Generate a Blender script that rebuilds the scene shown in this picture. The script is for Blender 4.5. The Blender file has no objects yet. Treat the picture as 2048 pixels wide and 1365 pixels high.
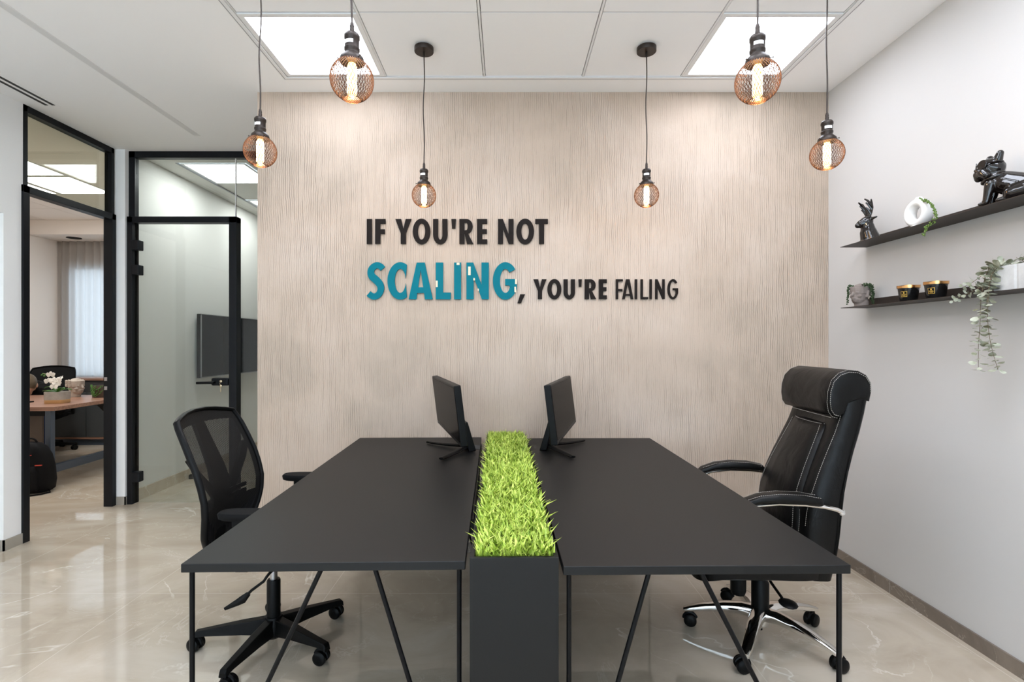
import bpy, bmesh, math, random
from math import pi, sin, cos, radians as R
from mathutils import Vector as V, Matrix as M

sc = bpy.context.scene
COL = sc.collection

# ------------------------------------------------------------------ camera, world, exposure
CX, CY, F, EYE = 1012.6, 687.5, 1024.0, 1.35
cam_data = bpy.data.cameras.new('camera')
cam_data.sensor_width = 36.0
cam_data.lens = 18.0
cam_data.shift_x = (1024 - CX) / 2048
cam_data.shift_y = (CY - 682.5) / 2048
cam_data.clip_start = 0.05
cam = bpy.data.objects.new('camera', cam_data)
cam.location = (0, 0, EYE)
cam.rotation_euler = (pi / 2, 0, 0)
COL.objects.link(cam)
sc.camera = cam

world = bpy.data.worlds.new('sky')
sc.world = world
world.use_nodes = True
bg = world.node_tree.nodes['Background']
bg.inputs[0].default_value = (0.76, 0.89, 1.07, 1)
bg.inputs[1].default_value = 2.3

sc.view_settings.view_transform = 'Standard'
sc.view_settings.look = 'None'
sc.view_settings.gamma = 1.0
sc.view_settings.use_curve_mapping = False
sc.view_settings.exposure = 1.44
sc.cycles.use_denoising = True
sc.cycles.max_bounces = 10
sc.cycles.diffuse_bounces = 6
sc.cycles.glossy_bounces = 5
sc.cycles.transmission_bounces = 8
sc.cycles.transparent_max_bounces = 16
sc.cycles.caustics_reflective = False
sc.cycles.caustics_refractive = False
sc.cycles.sample_clamp_indirect = 6.0

PANEL = 4.6      # emission of the ceiling light panels
BULB = 3.0      # emission of the filament tubes


def onY(x, y, Y):
    return V(((x - CX) / F * Y, Y, EYE - (y - CY) / F * Y))


def onX(x, y, X):
    return onY(x, y, X * F / (x - CX))


def onZ(x, y, z):
    return onY(x, y, (EYE - z) * F / (y - CY))


# ------------------------------------------------------------------ materials
MATS = {}


def mat(name, col, rough=0.5, metal=0.0, spec=0.5, emit=None, es=0.0, coat=0.0, trans=0.0):
    m = bpy.data.materials.new(name)
    m.use_nodes = True
    b = m.node_tree.nodes['Principled BSDF']
    b.inputs['Base Color'].default_value = (*col, 1)
    b.inputs['Roughness'].default_value = rough
    b.inputs['Metallic'].default_value = metal
    b.inputs['Specular IOR Level'].default_value = spec
    b.inputs['Coat Weight'].default_value = coat
    b.inputs['Transmission Weight'].default_value = trans
    if emit:
        b.inputs['Emission Color'].default_value = (*emit, 1)
        b.inputs['Emission Strength'].default_value = es
    MATS[name] = m
    return m


class NT:
    def __init__(s, m):
        s.t = m.node_tree
        s.b = s.t.nodes['Principled BSDF']

    def n(s, kind, **kw):
        nd = s.t.nodes.new(kind)
        for k, v in kw.items():
            setattr(nd, k, v)
        return nd

    def l(s, a, b):
        s.t.links.new(a, b)

    def coord(s, scale=(1, 1, 1), rot=(0, 0, 0), loc=(0, 0, 0)):
        c = s.n('ShaderNodeTexCoord')
        mp = s.n('ShaderNodeMapping')
        mp.inputs['Scale'].default_value = scale
        mp.inputs['Rotation'].default_value = rot
        mp.inputs['Location'].default_value = loc
        s.l(c.outputs['Object'], mp.inputs['Vector'])
        return mp.outputs['Vector']

    def noise(s, vec, scale, detail=3, rough=0.5, dist=0.0):
        q = s.n('ShaderNodeTexNoise')
        q.inputs['Scale'].default_value = scale
        q.inputs['Detail'].default_value = detail
        q.inputs['Roughness'].default_value = rough
        q.inputs['Distortion'].default_value = dist
        s.l(vec, q.inputs['Vector'])
        return q.outputs['Fac']

    def ramp(s, fac, stops):
        r = s.n('ShaderNodeValToRGB')
        el = r.color_ramp.elements
        el[0].position, el[0].color = stops[0][0], (*stops[0][1], 1)
        el[1].position, el[1].color = stops[-1][0], (*stops[-1][1], 1)
        for p, c in stops[1:-1]:
            e = el.new(p)
            e.color = (*c, 1)
        s.l(fac, r.inputs[0])
        return r.outputs[0]

    def math(s, op, a, b=None, c=None):
        q = s.n('ShaderNodeMath', operation=op)
        for i, v in enumerate((a, b, c)):
            if v is None:
                continue
            if isinstance(v, (int, float)):
                q.inputs[i].default_value = v
            else:
                s.l(v, q.inputs[i])
        return q.outputs[0]

    def mix(s, fac, a, b, blend='MIX'):
        q = s.n('ShaderNodeMix', data_type='RGBA', blend_type=blend)
        for sock, v in ((q.inputs['Factor'], fac), (q.inputs[6], a), (q.inputs[7], b)):
            if isinstance(v, (int, float)):
                sock.default_value = v
            elif isinstance(v, tuple):
                sock.default_value = (*v, 1)
            else:
                s.l(v, sock)
        return q.outputs[2]

    def bump(s, h, strength, dist):
        q = s.n('ShaderNodeBump')
        q.inputs['Strength'].default_value = strength
        q.inputs['Distance'].default_value = dist
        s.l(h, q.inputs['Height'])
        s.l(q.outputs['Normal'], s.b.inputs['Normal'])


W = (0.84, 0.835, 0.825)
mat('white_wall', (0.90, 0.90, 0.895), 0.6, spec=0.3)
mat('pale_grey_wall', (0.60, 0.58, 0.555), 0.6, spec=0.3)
mat('track_white', (0.72, 0.72, 0.72), 0.6, spec=0.2)
mat('pot_gold', (0.58, 0.37, 0.17), 0.5, metal=0.2)
mat('white_ceiling', (0.93, 0.93, 0.93), 0.7, spec=0.2)
mat('ceiling_tile', (0.93, 0.93, 0.935), 0.7, spec=0.2)
mat('grid_white', (0.80, 0.80, 0.80), 0.5)
mat('grey_metal', (0.33, 0.33, 0.34), 0.45, spec=0.4)
mat('dark_gap', (0.03, 0.03, 0.03), 0.8)
mat('cream_wall', (0.80, 0.75, 0.70), 0.7, spec=0.2)
mat('conf_wall', (0.76, 0.75, 0.715), 0.7, spec=0.2)
mat('black_frame', (0.006, 0.007, 0.009), 0.4, spec=0.2)
mat('black_plastic', (0.004, 0.004, 0.004), 0.42, spec=0.14)
mat('black_soft', (0.006, 0.006, 0.0065), 0.7, spec=0.12)
mat('black_metal', (0.004, 0.004, 0.0045), 0.35, spec=0.14)
mat('chrome', (0.82, 0.80, 0.78), 0.07, metal=1.0)
mat('steel', (0.45, 0.45, 0.47), 0.3, metal=1.0)
mat('screen', (0.004, 0.004, 0.004), 0.22, spec=0.008)
mat('tv_screen', (0.004, 0.004, 0.004), 0.2, spec=0.02)
mat('letter_black', (0.013, 0.0095, 0.008), 0.5, spec=0.08)
mat('letter_teal', (0.0, 0.150, 0.195), 0.5, spec=0.10)
mat('strip_cream', (0.75, 0.62, 0.45), 0.6)
mat('shelf_bronze', (0.036, 0.027, 0.022), 0.5, spec=0.3)
mat('gold', (0.78, 0.42, 0.16), 0.22, metal=1.0)
mat('gold_print', (0.72, 0.47, 0.10), 0.4, metal=0.6)
mat('black_glass', (0.008, 0.008, 0.008), 0.12)
mat('ceramic_black', (0.008, 0.0055, 0.0045), 0.07, spec=0.5, coat=0.25)
mat('ceramic_white', (0.80, 0.79, 0.77), 0.75, spec=0.2)
mat('pearl_green', (0.10, 0.17, 0.025), 0.5)
mat('pearl_dark', (0.035, 0.065, 0.022), 0.5)
mat('stem_brown', (0.16, 0.12, 0.07), 0.7)
mat('petal', (0.86, 0.82, 0.76), 0.6)
mat('leaf_green', (0.06, 0.19, 0.02), 0.4)
mat('socket', (0.030, 0.021, 0.016), 0.42, metal=0.5)
mat('cage_wire', (0.10, 0.045, 0.024), 0.4, metal=0.6)
mat('sticker', (0.85, 0.85, 0.85), 0.6)
mat('bulb', (1, 0.6, 0.2), 0.4, emit=(1.0, 0.50, 0.16), es=BULB)
mat('filament', (1, 0.8, 0.5), 0.4, emit=(1.0, 0.74, 0.40), es=BULB * 4)
mat('panel_light', (0.9, 0.9, 0.9), 0.6, emit=(0.91, 0.972, 1.11), es=PANEL)
mat('panel_light_soft', (0.9, 0.9, 0.9), 0.6, emit=(0.91, 0.972, 1.11), es=PANEL * 0.86)
mat('office_light', (0.9, 0.9, 0.9), 0.6, emit=(0.99, 0.97, 0.95), es=PANEL * 1.3)
mat('conf_light', (0.9, 0.9, 0.9), 0.6, emit=(0.97, 0.99, 1.0), es=PANEL * 1.3)
mat('stitch', (0.40, 0.37, 0.33), 0.7)
mat('blue_steel', (0.035, 0.055, 0.085), 0.3, spec=0.6)
mat('skin', (0.50, 0.29, 0.20), 0.5)
mat('hair', (0.10, 0.075, 0.045), 0.55)
mat('denim', (0.02, 0.045, 0.13), 0.8)
mat('red_tab', (0.45, 0.04, 0.02), 0.6)
mat('soil', (0.03, 0.025, 0.02), 0.9)
mat('credenza_grey', (0.05, 0.055, 0.057), 0.45)
mat('white_plastic', (0.75, 0.75, 0.75), 0.4)
mat('brass', (0.60, 0.50, 0.34), 0.25, metal=1.0)
mat('sole', (0.02, 0.02, 0.02), 0.7)


def setup_mats():
    # desk laminate
    m = mat('desk_black', (0.0055, 0.0053, 0.0052), 0.46, spec=0.30)
    t = NT(m)
    t.bump(t.noise(t.coord(), 900, 2), 0.04, 0.001)
    # leather
    m = mat('leather', (0.0045, 0.0042, 0.004), 0.34, spec=0.18)
    t = NT(m)
    v = t.coord()
    h = t.math('ADD', t.math('MULTIPLY', t.noise(v, 9, 3, 0.5, 0.6), 3.0), t.math('MULTIPLY', t.noise(v, 420, 2), 0.25))
    t.bump(h, 0.28, 0.006)
    # combed plaster
    m = mat('plaster', (0.5, 0.43, 0.36), 0.78, spec=0.22)
    t = NT(m)
    v = t.coord()
    mott = t.noise(v, 1.3, 4, 0.6, 0.3)
    c = t.ramp(mott, [(0.28, (0.405, 0.33, 0.262)), (0.5, (0.505, 0.402, 0.320)), (0.72, (0.57, 0.467, 0.387))])
    sx = t.n('ShaderNodeSeparateXYZ')
    t.l(v, sx.inputs[0])
    wob = t.math('MULTIPLY', t.math('SUBTRACT', t.noise(t.coord((5, 5, 3.5)), 1.0, 3), 0.5), 0.040)
    ph_ = t.math('ADD', sx.outputs[0], wob)
    comb = t.math('ABSOLUTE', t.math('SUBTRACT', t.math('FRACT', t.math('DIVIDE', ph_, 0.0135)), 0.5))
    groove = t.ramp(comb, [(0.0, (0, 0, 0)), (0.22, (1, 1, 1))])
    brk = t.ramp(t.noise(t.coord((55, 55, 3.2)), 1.0, 4, 0.7), [(0.36, (0.12, 0.12, 0.12)), (0.64, (1, 1, 1))])
    patch = t.ramp(t.noise(v, 1.9, 3, 0.6), [(0.36, (0.22, 0.22, 0.22)), (0.66, (1, 1, 1))])
    deep = t.math('MULTIPLY', t.math('MULTIPLY', t.math('SUBTRACT', 1.0, groove), brk), patch)
    fine = t.noise(t.coord((210, 210, 9)), 1.0, 3, 0.6)
    grain = t.noise(t.coord((70, 70, 45)), 1.0, 4, 0.7)
    h = t.math('SUBTRACT', t.math('ADD', t.math('MULTIPLY', fine, 0.25), t.math('MULTIPLY', grain, 0.45)), deep)
    c = t.mix(t.math('MULTIPLY', deep, 0.30), c, (0.24, 0.205, 0.175))
    t.l(c, t.b.inputs['Base Color'])
    t.bump(h, 0.75, 0.007)
    # polished stone floor
    m = mat('stone_floor', (0.5, 0.44, 0.37), 0.035, spec=0.8)
    t = NT(m)
    v = t.coord()
    big = t.noise(t.coord((1, 1.6, 1), (0, 0, 0.5)), 1.5, 5, 0.6, 0.8)
    c = t.ramp(big, [(0.28, (0.44, 0.365, 0.28)), (0.5, (0.545, 0.465, 0.365)), (0.72, (0.63, 0.56, 0.465))])
    vv = t.coord((1.0, 1.0, 1), (0, 0, 0.9), (3.3, 1.7, 0))
    n1 = t.noise(vv, 1.15, 6, 0.55, 0.7)
    r1 = t.math('ABSOLUTE', t.math('SUBTRACT', n1, 0.5))
    brk = t.noise(v, 2.3, 2)
    vein = t.ramp(r1, [(0.0, (1, 1, 1)), (0.006, (0, 0, 0))])
    vein = t.math('MULTIPLY', vein, t.ramp(brk, [(0.50, (0, 0, 0)), (0.62, (1, 1, 1))]))
    n2 = t.noise(t.coord((1, 1, 1), (0, 0, -0.4), (9, 4, 2)), 2.6, 6, 0.6, 1.0)
    r2 = t.math('ABSOLUTE', t.math('SUBTRACT', n2, 0.48))
    vein2 = t.math('MULTIPLY', t.ramp(r2, [(0.0, (0.7, 0.7, 0.7)), (0.012, (0, 0, 0))]), t.ramp(brk, [(0.42, (1, 1, 1)), (0.55, (0, 0, 0))]))
    c = t.mix(t.math('MULTIPLY', vein, 0.75), c, (0.86, 0.82, 0.74))
    c = t.mix(t.math('MULTIPLY', vein2, 0.5), c, (0.78, 0.73, 0.64))
    sx = t.n('ShaderNodeSeparateXYZ')
    t.l(v, sx.inputs[0])

    def joint(o, off, per, w):
        f = t.math('FRACT', t.math('DIVIDE', t.math('ADD', o, off), per))
        return t.math('GREATER_THAN', t.math('ABSOLUTE', t.math('SUBTRACT', f, 0.5)), 0.5 - w / per / 2)
    g = t.math('MAXIMUM', joint(sx.outputs[0], 1.96 + 20 * 1.0, 1.0, 0.0035), joint(sx.outputs[1], -2.765 + 20 * 1.06, 1.06, 0.0035))
    c = t.mix(t.math('MULTIPLY', g, 0.8), c, (0.72, 0.66, 0.56))
    t.l(c, t.b.inputs['Base Color'])
    # skirting stone
    m = mat('stone_skirting', (0.18, 0.14, 0.11), 0.3)
    t = NT(m)
    n1 = t.noise(t.coord(), 3.0, 6, 0.6, 0.8)
    c = t.ramp(n1, [(0.3, (0.13, 0.10, 0.075)), (0.7, (0.24, 0.195, 0.155))])
    vein = t.ramp(t.math('ABSOLUTE', t.math('SUBTRACT', n1, 0.52)), [(0, (0.5, 0.5, 0.5)), (0.006, (0, 0, 0))])
    t.l(t.mix(vein, c, (0.5, 0.44, 0.36)), t.b.inputs['Base Color'])
    m = mat('stone_skirting_pale', (0.36, 0.33, 0.28), 0.3)
    # wood
    m = mat('walnut', (0.3, 0.17, 0.11), 0.35)
    t = NT(m)
    n1 = t.noise(t.coord((2.0, 45, 45)), 1.0, 4, 0.6, 0.4)
    t.l(t.ramp(n1, [(0.3, (0.19, 0.095, 0.06)), (0.7, (0.36, 0.205, 0.14))]), t.b.inputs['Base Color'])
    m = mat('dark_wood', (0.075, 0.052, 0.04), 0.4)
    # glass
    for nm, tint, refl in (('pane_glass', (0.90, 0.925, 0.91), 1.45), ('office_glass', (0.86, 0.89, 0.83), 1.5)):
        m = bpy.data.materials.new(nm)
        m.use_nodes = True
        nt = m.node_tree
        nt.nodes.remove(nt.nodes['Principled BSDF'])
        tr = nt.nodes.new('ShaderNodeBsdfTransparent')
        tr.inputs[0].default_value = (*tint, 1)
        gl = nt.nodes.new('ShaderNodeBsdfGlossy')
        gl.inputs['Roughness'].default_value = 0.02
        fr = nt.nodes.new('ShaderNodeFresnel')
        ge = nt.nodes.new('ShaderNodeNewGeometry')
        mr = nt.nodes.new('ShaderNodeMapRange')     # same reflectance on both faces of the sheet
        mr.inputs['To Min'].default_value = refl
        mr.inputs['To Max'].default_value = 1 / refl
        nt.links.new(ge.outputs['Backfacing'], mr.inputs['Value'])
        nt.links.new(mr.outputs[0], fr.inputs['IOR'])
        mx = nt.nodes.new('ShaderNodeMixShader')
        nt.links.new(fr.outputs[0], mx.inputs[0])
        nt.links.new(tr.outputs[0], mx.inputs[1])
        nt.links.new(gl.outputs[0], mx.inputs[2])
        nt.links.new(mx.outputs[0], nt.nodes['Material Output'].inputs[0])
        MATS[nm] = m
    # open weave of the task chair
    m = mat('chair_mesh', (0.010, 0.0095, 0.009), 0.6, spec=0.2)
    t = NT(m)
    sx = t.n('ShaderNodeSeparateXYZ')
    t.l(t.coord(), sx.inputs[0])
    a = t.math('SINE', t.math('MULTIPLY', t.math('ADD', sx.outputs[1], t.math('MULTIPLY', sx.outputs[2], 0.5)), 2 * pi / 0.0052))
    b = t.math('SINE', t.math('MULTIPLY', t.math('SUBTRACT', sx.outputs[2], t.math('MULTIPLY', sx.outputs[1], 0.08)), 2 * pi / 0.0042))
    hole = t.math('GREATER_THAN', t.math('ADD', a, b), 0.9)
    t.l(t.math('SUBTRACT', 1.0, hole), t.b.inputs['Alpha'])
    # sheer curtain
    m = bpy.data.materials.new('sheer')
    m.use_nodes = True
    nt = m.node_tree
    nt.nodes.remove(nt.nodes['Principled BSDF'])
    df = nt.nodes.new('ShaderNodeBsdfDiffuse')
    df.inputs[0].default_value = (0.52, 0.48, 0.44, 1)
    tl = nt.nodes.new('ShaderNodeBsdfTranslucent')
    tl.inputs[0].default_value = (0.36, 0.37, 0.38, 1)
    tp = nt.nodes.new('ShaderNodeBsdfTransparent')
    tp.inputs[0].default_value = (0.9, 0.9, 0.9, 1)
    m1 = nt.nodes.new('ShaderNodeMixShader')
    m1.inputs[0].default_value = 0.45
    m2 = nt.nodes.new('ShaderNodeMixShader')
    m2.inputs[0].default_value = 0.03
    nt.links.new(df.outputs[0], m1.inputs[1])
    nt.links.new(tl.outputs[0], m1.inputs[2])
    nt.links.new(m1.outputs[0], m2.inputs[1])
    nt.links.new(tp.outputs[0], m2.inputs[2])
    nt.links.new(m2.outputs[0], nt.nodes['Material Output'].inputs[0])
    MATS['sheer'] = m
    # concrete style planters
    for nm, a, b in (('face_clay', (0.20, 0.165, 0.145), (0.30, 0.25, 0.225)), ('head_stone', (0.36, 0.31, 0.26), (0.50, 0.44, 0.38)),
                     ('pot_concrete', (0.33, 0.31, 0.28), (0.45, 0.43, 0.39)), ('planter_white', (0.46, 0.45, 0.435), (0.62, 0.61, 0.59))):
        m = mat(nm, a, 0.85, spec=0.2)
        t = NT(m)
        q = t.noise(t.coord(), 14, 5, 0.65)
        t.l(t.ramp(q, [(0.3, a), (0.7, b)]), t.b.inputs['Base Color'])
        t.bump(t.noise(t.coord(), 160, 3), 0.15, 0.002)
    # grass and eucalyptus leaves with colour varying from leaf to leaf
    for nm, stops, sc_ in (('turf_leaf', [(0.30, (0.18, 0.30, 0.03)), (0.5, (0.40, 0.52, 0.07)), (0.68, (0.60, 0.68, 0.16))], 55),
                           ('eucalyptus_leaf', [(0.30, (0.19, 0.19, 0.10)), (0.5, (0.38, 0.39, 0.30)), (0.70, (0.56, 0.58, 0.46))], 35)):
        m = mat(nm, (0.3, 0.4, 0.1), 0.5, spec=0.35)
        t = NT(m)
        t.l(t.ramp(t.noise(t.coord(), sc_, 2), stops), t.b.inputs['Base Color'])


setup_mats()


# ------------------------------------------------------------------ mesh builder
class MB:
    def __init__(s, mx=None):
        s.v, s.f, s.mx = [], [], mx or M.Identity(4)

    def add(s, vs, fs):
        o = len(s.v)
        s.v += [s.mx @ V(p) for p in vs]
        s.f += [tuple(i + o for i in f) for f in fs]
        return s

    def box(s, lo, hi, mx=None):
        x0, y0, z0 = lo
        x1, y1, z1 = hi
        vs = [V(p) for p in ((x0, y0, z0), (x1, y0, z0), (x1, y1, z0), (x0, y1, z0), (x0, y0, z1), (x1, y0, z1), (x1, y1, z1), (x0, y1, z1))]
        if mx:
            vs = [mx @ p for p in vs]
        return s.add(vs, [(0, 3, 2, 1), (4, 5, 6, 7), (0, 1, 5, 4), (1, 2, 6, 5), (2, 3, 7, 6), (3, 0, 4, 7)])

    def rings(s, rings, cap=True, closed=True):
        n = len(rings[0])
        vs, fs = [], []
        for r in rings:
            vs += list(r)
        for i in range(len(rings) - 1):
            for j in range(n if closed else n - 1):
                k = (j + 1) % n
                fs.append((i * n + j, i * n + k, (i + 1) * n + k, (i + 1) * n + j))
        if cap:
            fs.append(tuple(range(n - 1, -1, -1)))
            fs.append(tuple((len(rings) - 1) * n + j for j in range(n)))
        return s.add(vs, fs)

    def tube(s, pts, r, seg=8, cap=True, sy=1.0, up=None):
        pts = [V(p) for p in pts]
        n = len(pts)
        rs = r if isinstance(r, (list, tuple)) else [r] * n
        out = []
        prev = None
        for i, p in enumerate(pts):
            d = (pts[min(i + 1, n - 1)] - pts[max(i - 1, 0)]).normalized()
            if prev is None:
                a = V(up) if up else (V((0, 0, 1)) if abs(d.z) < 0.9 else V((1, 0, 0)))
            else:
                a = prev
            a = (a - d * a.dot(d)).normalized()
            b = d.cross(a)
            prev = a
            out.append([p + a * (cos(2 * pi * k / seg) * rs[i]) + b * (sin(2 * pi * k / seg) * rs[i] * sy) for k in range(seg)])
        return s.rings(out, cap)

    def lathe(s, prof, c=(0, 0, 0), seg=24, cap=True, axis=None):
        c = V(c)
        q = V((0, 0, 1)).rotation_difference(V(axis).normalized()).to_matrix() if axis else M.Identity(3)
        out = [[c + q @ V((r * cos(2 * pi * k / seg), r * sin(2 * pi * k / seg), z)) for k in range(seg)] for r, z in prof]
        return s.rings(out, cap)

    def sphere(s, c, r, seg=12, rings=8, rot=None):
        c = V(c)
        r = V(r) if isinstance(r, (tuple, list, V)) else V((r, r, r))
        q = rot or M.Identity(3)
        out = []
        for i in range(1, rings):
            a = pi * i / rings
            out.append([c + q @ V((r.x * sin(a) * cos(2 * pi * k / seg), r.y * sin(a) * sin(2 * pi * k / seg), -r.z * cos(a))) for k in range(seg)])
        return s.rings(out, True)

    def prism(s, poly, z0, z1, mx=None):
        a = [V((x, y, z0)) for x, y in poly]
        b = [V((x, y, z1)) for x, y in poly]
        if mx:
            a = [mx @ p for p in a]
            b = [mx @ p for p in b]
        return s.rings([a, b], True)

    def quad(s, a, b, c, d):
        return s.add([a, b, c, d], [(0, 1, 2, 3)])

    def build(s, name, m, parent=None, smooth=False, bevel=0.0, bseg=2, sub=0, solid=0.0, remesh=0.0, angle=40, smoothit=0):
        if remesh:
            for q in s.v:
                q.z = max(q.z, 0.0)        # flat underside where the piece stands
        me = bpy.data.meshes.new(name)
        me.from_pydata([tuple(p) for p in s.v], [], s.f)
        bm = bmesh.new()
        bm.from_mesh(me)
        if not solid:
            bmesh.ops.recalc_face_normals(bm, faces=bm.faces[:])
        bm.to_mesh(me)
        bm.free()
        me.materials.append(MATS[m])
        if smooth or remesh:
            me.polygons.foreach_set('use_smooth', [True] * len(me.polygons))
            if smooth and not sub and not remesh:
                me.set_sharp_from_angle(angle=R(angle))
        me.update()
        o = bpy.data.objects.new(name, me)
        COL.objects.link(o)
        if parent:
            o.parent = parent
        if solid:
            d = o.modifiers.new('solid', 'SOLIDIFY')
            d.thickness = solid
            d.offset = 0
        if remesh:
            d = o.modifiers.new('remesh', 'REMESH')
            d.mode = 'VOXEL'
            d.voxel_size = remesh
            d.use_smooth_shade = True
            if smoothit:
                d = o.modifiers.new('soft', 'SMOOTH')
                d.iterations = smoothit
                d.factor = 0.5
        if bevel:
            d = o.modifiers.new('bevel', 'BEVEL')
            d.width = bevel
            d.segments = bseg
            d.limit_method = 'ANGLE'
            d.angle_limit = R(35)
        if sub:
            d = o.modifiers.new('sub', 'SUBSURF')
            d.levels = d.render_levels = sub
        return o


def capsule(mb, a, b, ra, rb=None, seg=12):
    rb = ra if rb is None else rb
    a, b = V(a), V(b)
    d = (b - a).normalized() if (b - a).length > 1e-6 else V((0, 0, 1))
    pts = [a - d * ra * 0.95, a - d * ra * 0.7, a - d * ra * 0.35, a, b, b + d * rb * 0.35, b + d * rb * 0.7, b + d * rb * 0.95]
    rs = [ra * 0.3, ra * 0.72, ra * 0.94, ra, rb, rb * 0.94, rb * 0.72, rb * 0.3]
    mb.tube(pts, rs, seg)


def thing(name, label, cat, loc=(0, 0, 0), rz=0.0, group=None):
    o = bpy.data.objects.new(name, None)
    o.empty_display_size = 0.05
    COL.objects.link(o)
    o.location = loc
    o.rotation_euler = (0, 0, rz)
    return tag(o, label, cat, group)


def tag(o, label, cat, group=None):
    o['label'] = label
    o['category'] = cat
    o['kind'] = 'thing'
    if group:
        o['group'] = group
    return o


def struct(o, label=None):
    o['kind'] = 'structure'
    if label:
        o['label'] = label
    return o


def copy_tree(o, parent=None):
    c = o.copy()
    COL.objects.link(c)
    if parent:
        c.parent = parent
    for ch in list(o.children):
        copy_tree(ch, c)
    return c


# ------------------------------------------------------------------ room constants
XR, XL, YB, YG = 2.08, -3.27, 3.306, 4.32
ZC = 2.974
XBL = -1.6065            # left end of the feature wall
YF = -3.0                # wall behind the camera
XO, YO = -6.30, 7.22     # office side and window walls


def sbox(name, m, *boxes, bevel=0.0, parent=None):
    b = MB()
    for lo, hi in boxes:
        b.box(lo, hi)
    return struct(b.build(name, m, parent, bevel=bevel))


# floor
sbox('floor', 'stone_floor', ((-6.5, YF - 0.1, -0.1), (2.3, 8.8, 0.0)))
# ceilings
GX0, GX1, GY0, GY1 = -1.334, 1.666, -2.882, 3.118
sbox('ceiling', 'white_ceiling',
     ((XL - 0.12, YF - 0.1, ZC), (GX0, YB, ZC + 0.1)), ((GX1, YF - 0.1, ZC), (XR + 0.12, YB, ZC + 0.1)),
     ((GX0, GY1, ZC), (GX1, YB, ZC + 0.1)), ((GX0, YF - 0.1, ZC), (GX1, GY0, ZC + 0.1)),
     ((XL - 0.12, YB, ZC), (XBL, YG + 0.02, ZC + 0.1)))
sbox('ceiling_backing', 'dark_gap', ((GX0, GY0, ZC + 0.04), (GX1, GY1, ZC + 0.06)))
# suspended tiles and their bars
LIGHTS = [(0, 9), (4, 9), (0, 7), (4, 7), (0, 5), (4, 5), (2, 7), (1, 6), (3, 6), (2, 5)]  # row by the feature wall is real; the others are unseen, added as fill
b = MB()
for i in range(5):
    for j in range(10):
        if (i, j) in LIGHTS:
            continue
        x, y = GX0 + 0.6 * i, GY0 + 0.6 * j
        b.box((x + 0.009, y + 0.004, ZC + 0.006), (x + 0.591, y + 0.596, ZC + 0.03))
struct(b.build('ceiling_tiles', 'ceiling_tile'))
b = MB()
for i in range(6):
    x = GX0 + 0.6 * i
    b.box((x - 0.0055, GY0, ZC + 0.003), (x + 0.0055, GY1, ZC + 0.02))
struct(b.build('trim_1', 'grid_white'), 'white ceiling grid bars')
b = MB()
for j in range(11):
    y = GY0 + 0.6 * j
    b.box((GX0, y - 0.003, ZC + 0.009), (GX1, y + 0.003, ZC + 0.02))
struct(b.build('trim_2', 'grey_metal'), 'thin grey ceiling cross joints')
b = MB()
w, d = 0.020, 0.004
b.box((GX0 - w, GY1, ZC - d), (GX1 + w, GY1 + w, ZC + 0.004)).box((GX0 - w, GY0, ZC - d), (GX0, GY1, ZC + 0.004)).box((GX1, GY0, ZC - d), (GX1 + w, GY1, ZC + 0.004))
struct(b.build('trim_3', 'grid_white', bevel=0.002), 'white edge profile round the tiled ceiling field')
b = MB()
b.box((GX0 - w - 0.006, GY1 + w, ZC - 0.002), (GX1 + w + 0.006, GY1 + w + 0.006, ZC + 0.004)).box((GX0 - w - 0.006, GY0, ZC - 0.002), (GX0 - w, GY1 + w, ZC + 0.004)).box((GX1 + w, GY0, ZC - 0.002), (GX1 + w + 0.006, GY1 + w, ZC + 0.004))
struct(b.build('trim_4', 'grey_metal'), 'grey shadow line round the tiled ceiling field')


def light_panel(x, y, label, group, m='panel_light', z=ZC):
    o = thing('ceiling_light', label, 'ceiling light', (x, y, z), 0, group)
    f = MB()
    for lo, hi in (((0.004, 0.004, 0), (0.596, 0.030, 0.03)), ((0.004, 0.570, 0), (0.596, 0.596, 0.03)),
                   ((0.004, 0.03, 0), (0.030, 0.57, 0.03)), ((0.570, 0.03, 0), (0.596, 0.57, 0.03))):
        f.box(lo, hi)
    f.build('frame', 'grid_white', o)
    MB().box((0.030, 0.030, 0.006), (0.570, 0.570, 0.026)).build('diffuser', m, o)
    return o


for (i, j) in LIGHTS:
    if j == 9:
        lab = 'square white ceiling light panel above the left of the feature wall' if i == 0 else 'square white ceiling light panel by the right wall, over the feature wall'
    else:
        lab = 'square ceiling light panel added overhead for fill light, out of the picture'
    light_panel(GX0 + 0.6 * i, GY0 + 0.6 * j, lab, 'light panels in the office ceiling', 'panel_light_soft' if j == 9 else 'panel_light')

# walls
wb = sbox('wall_back', 'plaster', ((XBL, YB, 0), (XR, YG + 0.04, ZC + 0.1)))
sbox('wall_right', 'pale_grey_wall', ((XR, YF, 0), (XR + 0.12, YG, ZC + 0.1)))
sbox('wall_front', 'white_wall', ((XL - 0.12, YF - 0.12, 0), (-3.1, YF, ZC + 0.1)), ((1.9, YF - 0.12, 0), (XR + 0.12, YF, ZC + 0.1)),
     ((-3.1, YF - 0.12, 0), (1.9, YF, 0.25)), ((-3.1, YF - 0.12, 2.75), (1.9, YF, ZC + 0.1)))
D1A, D1B = 3.464, 4.268
sbox('wall_left', 'white_wall', ((XL - 0.12, YF, 0), (XL, 2.40, ZC + 0.1)), ((XL - 0.12, 2.40, 2.2), (XL, 3.33, ZC + 0.1)),
     ((XL - 0.12, 3.33, 0), (XL, D1A, ZC + 0.1)))
sbox('wall_left_pier', 'white_wall', ((XL - 0.055, D1B + 0.012, 0), (-3.187, 4.40, ZC + 0.1)))
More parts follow.
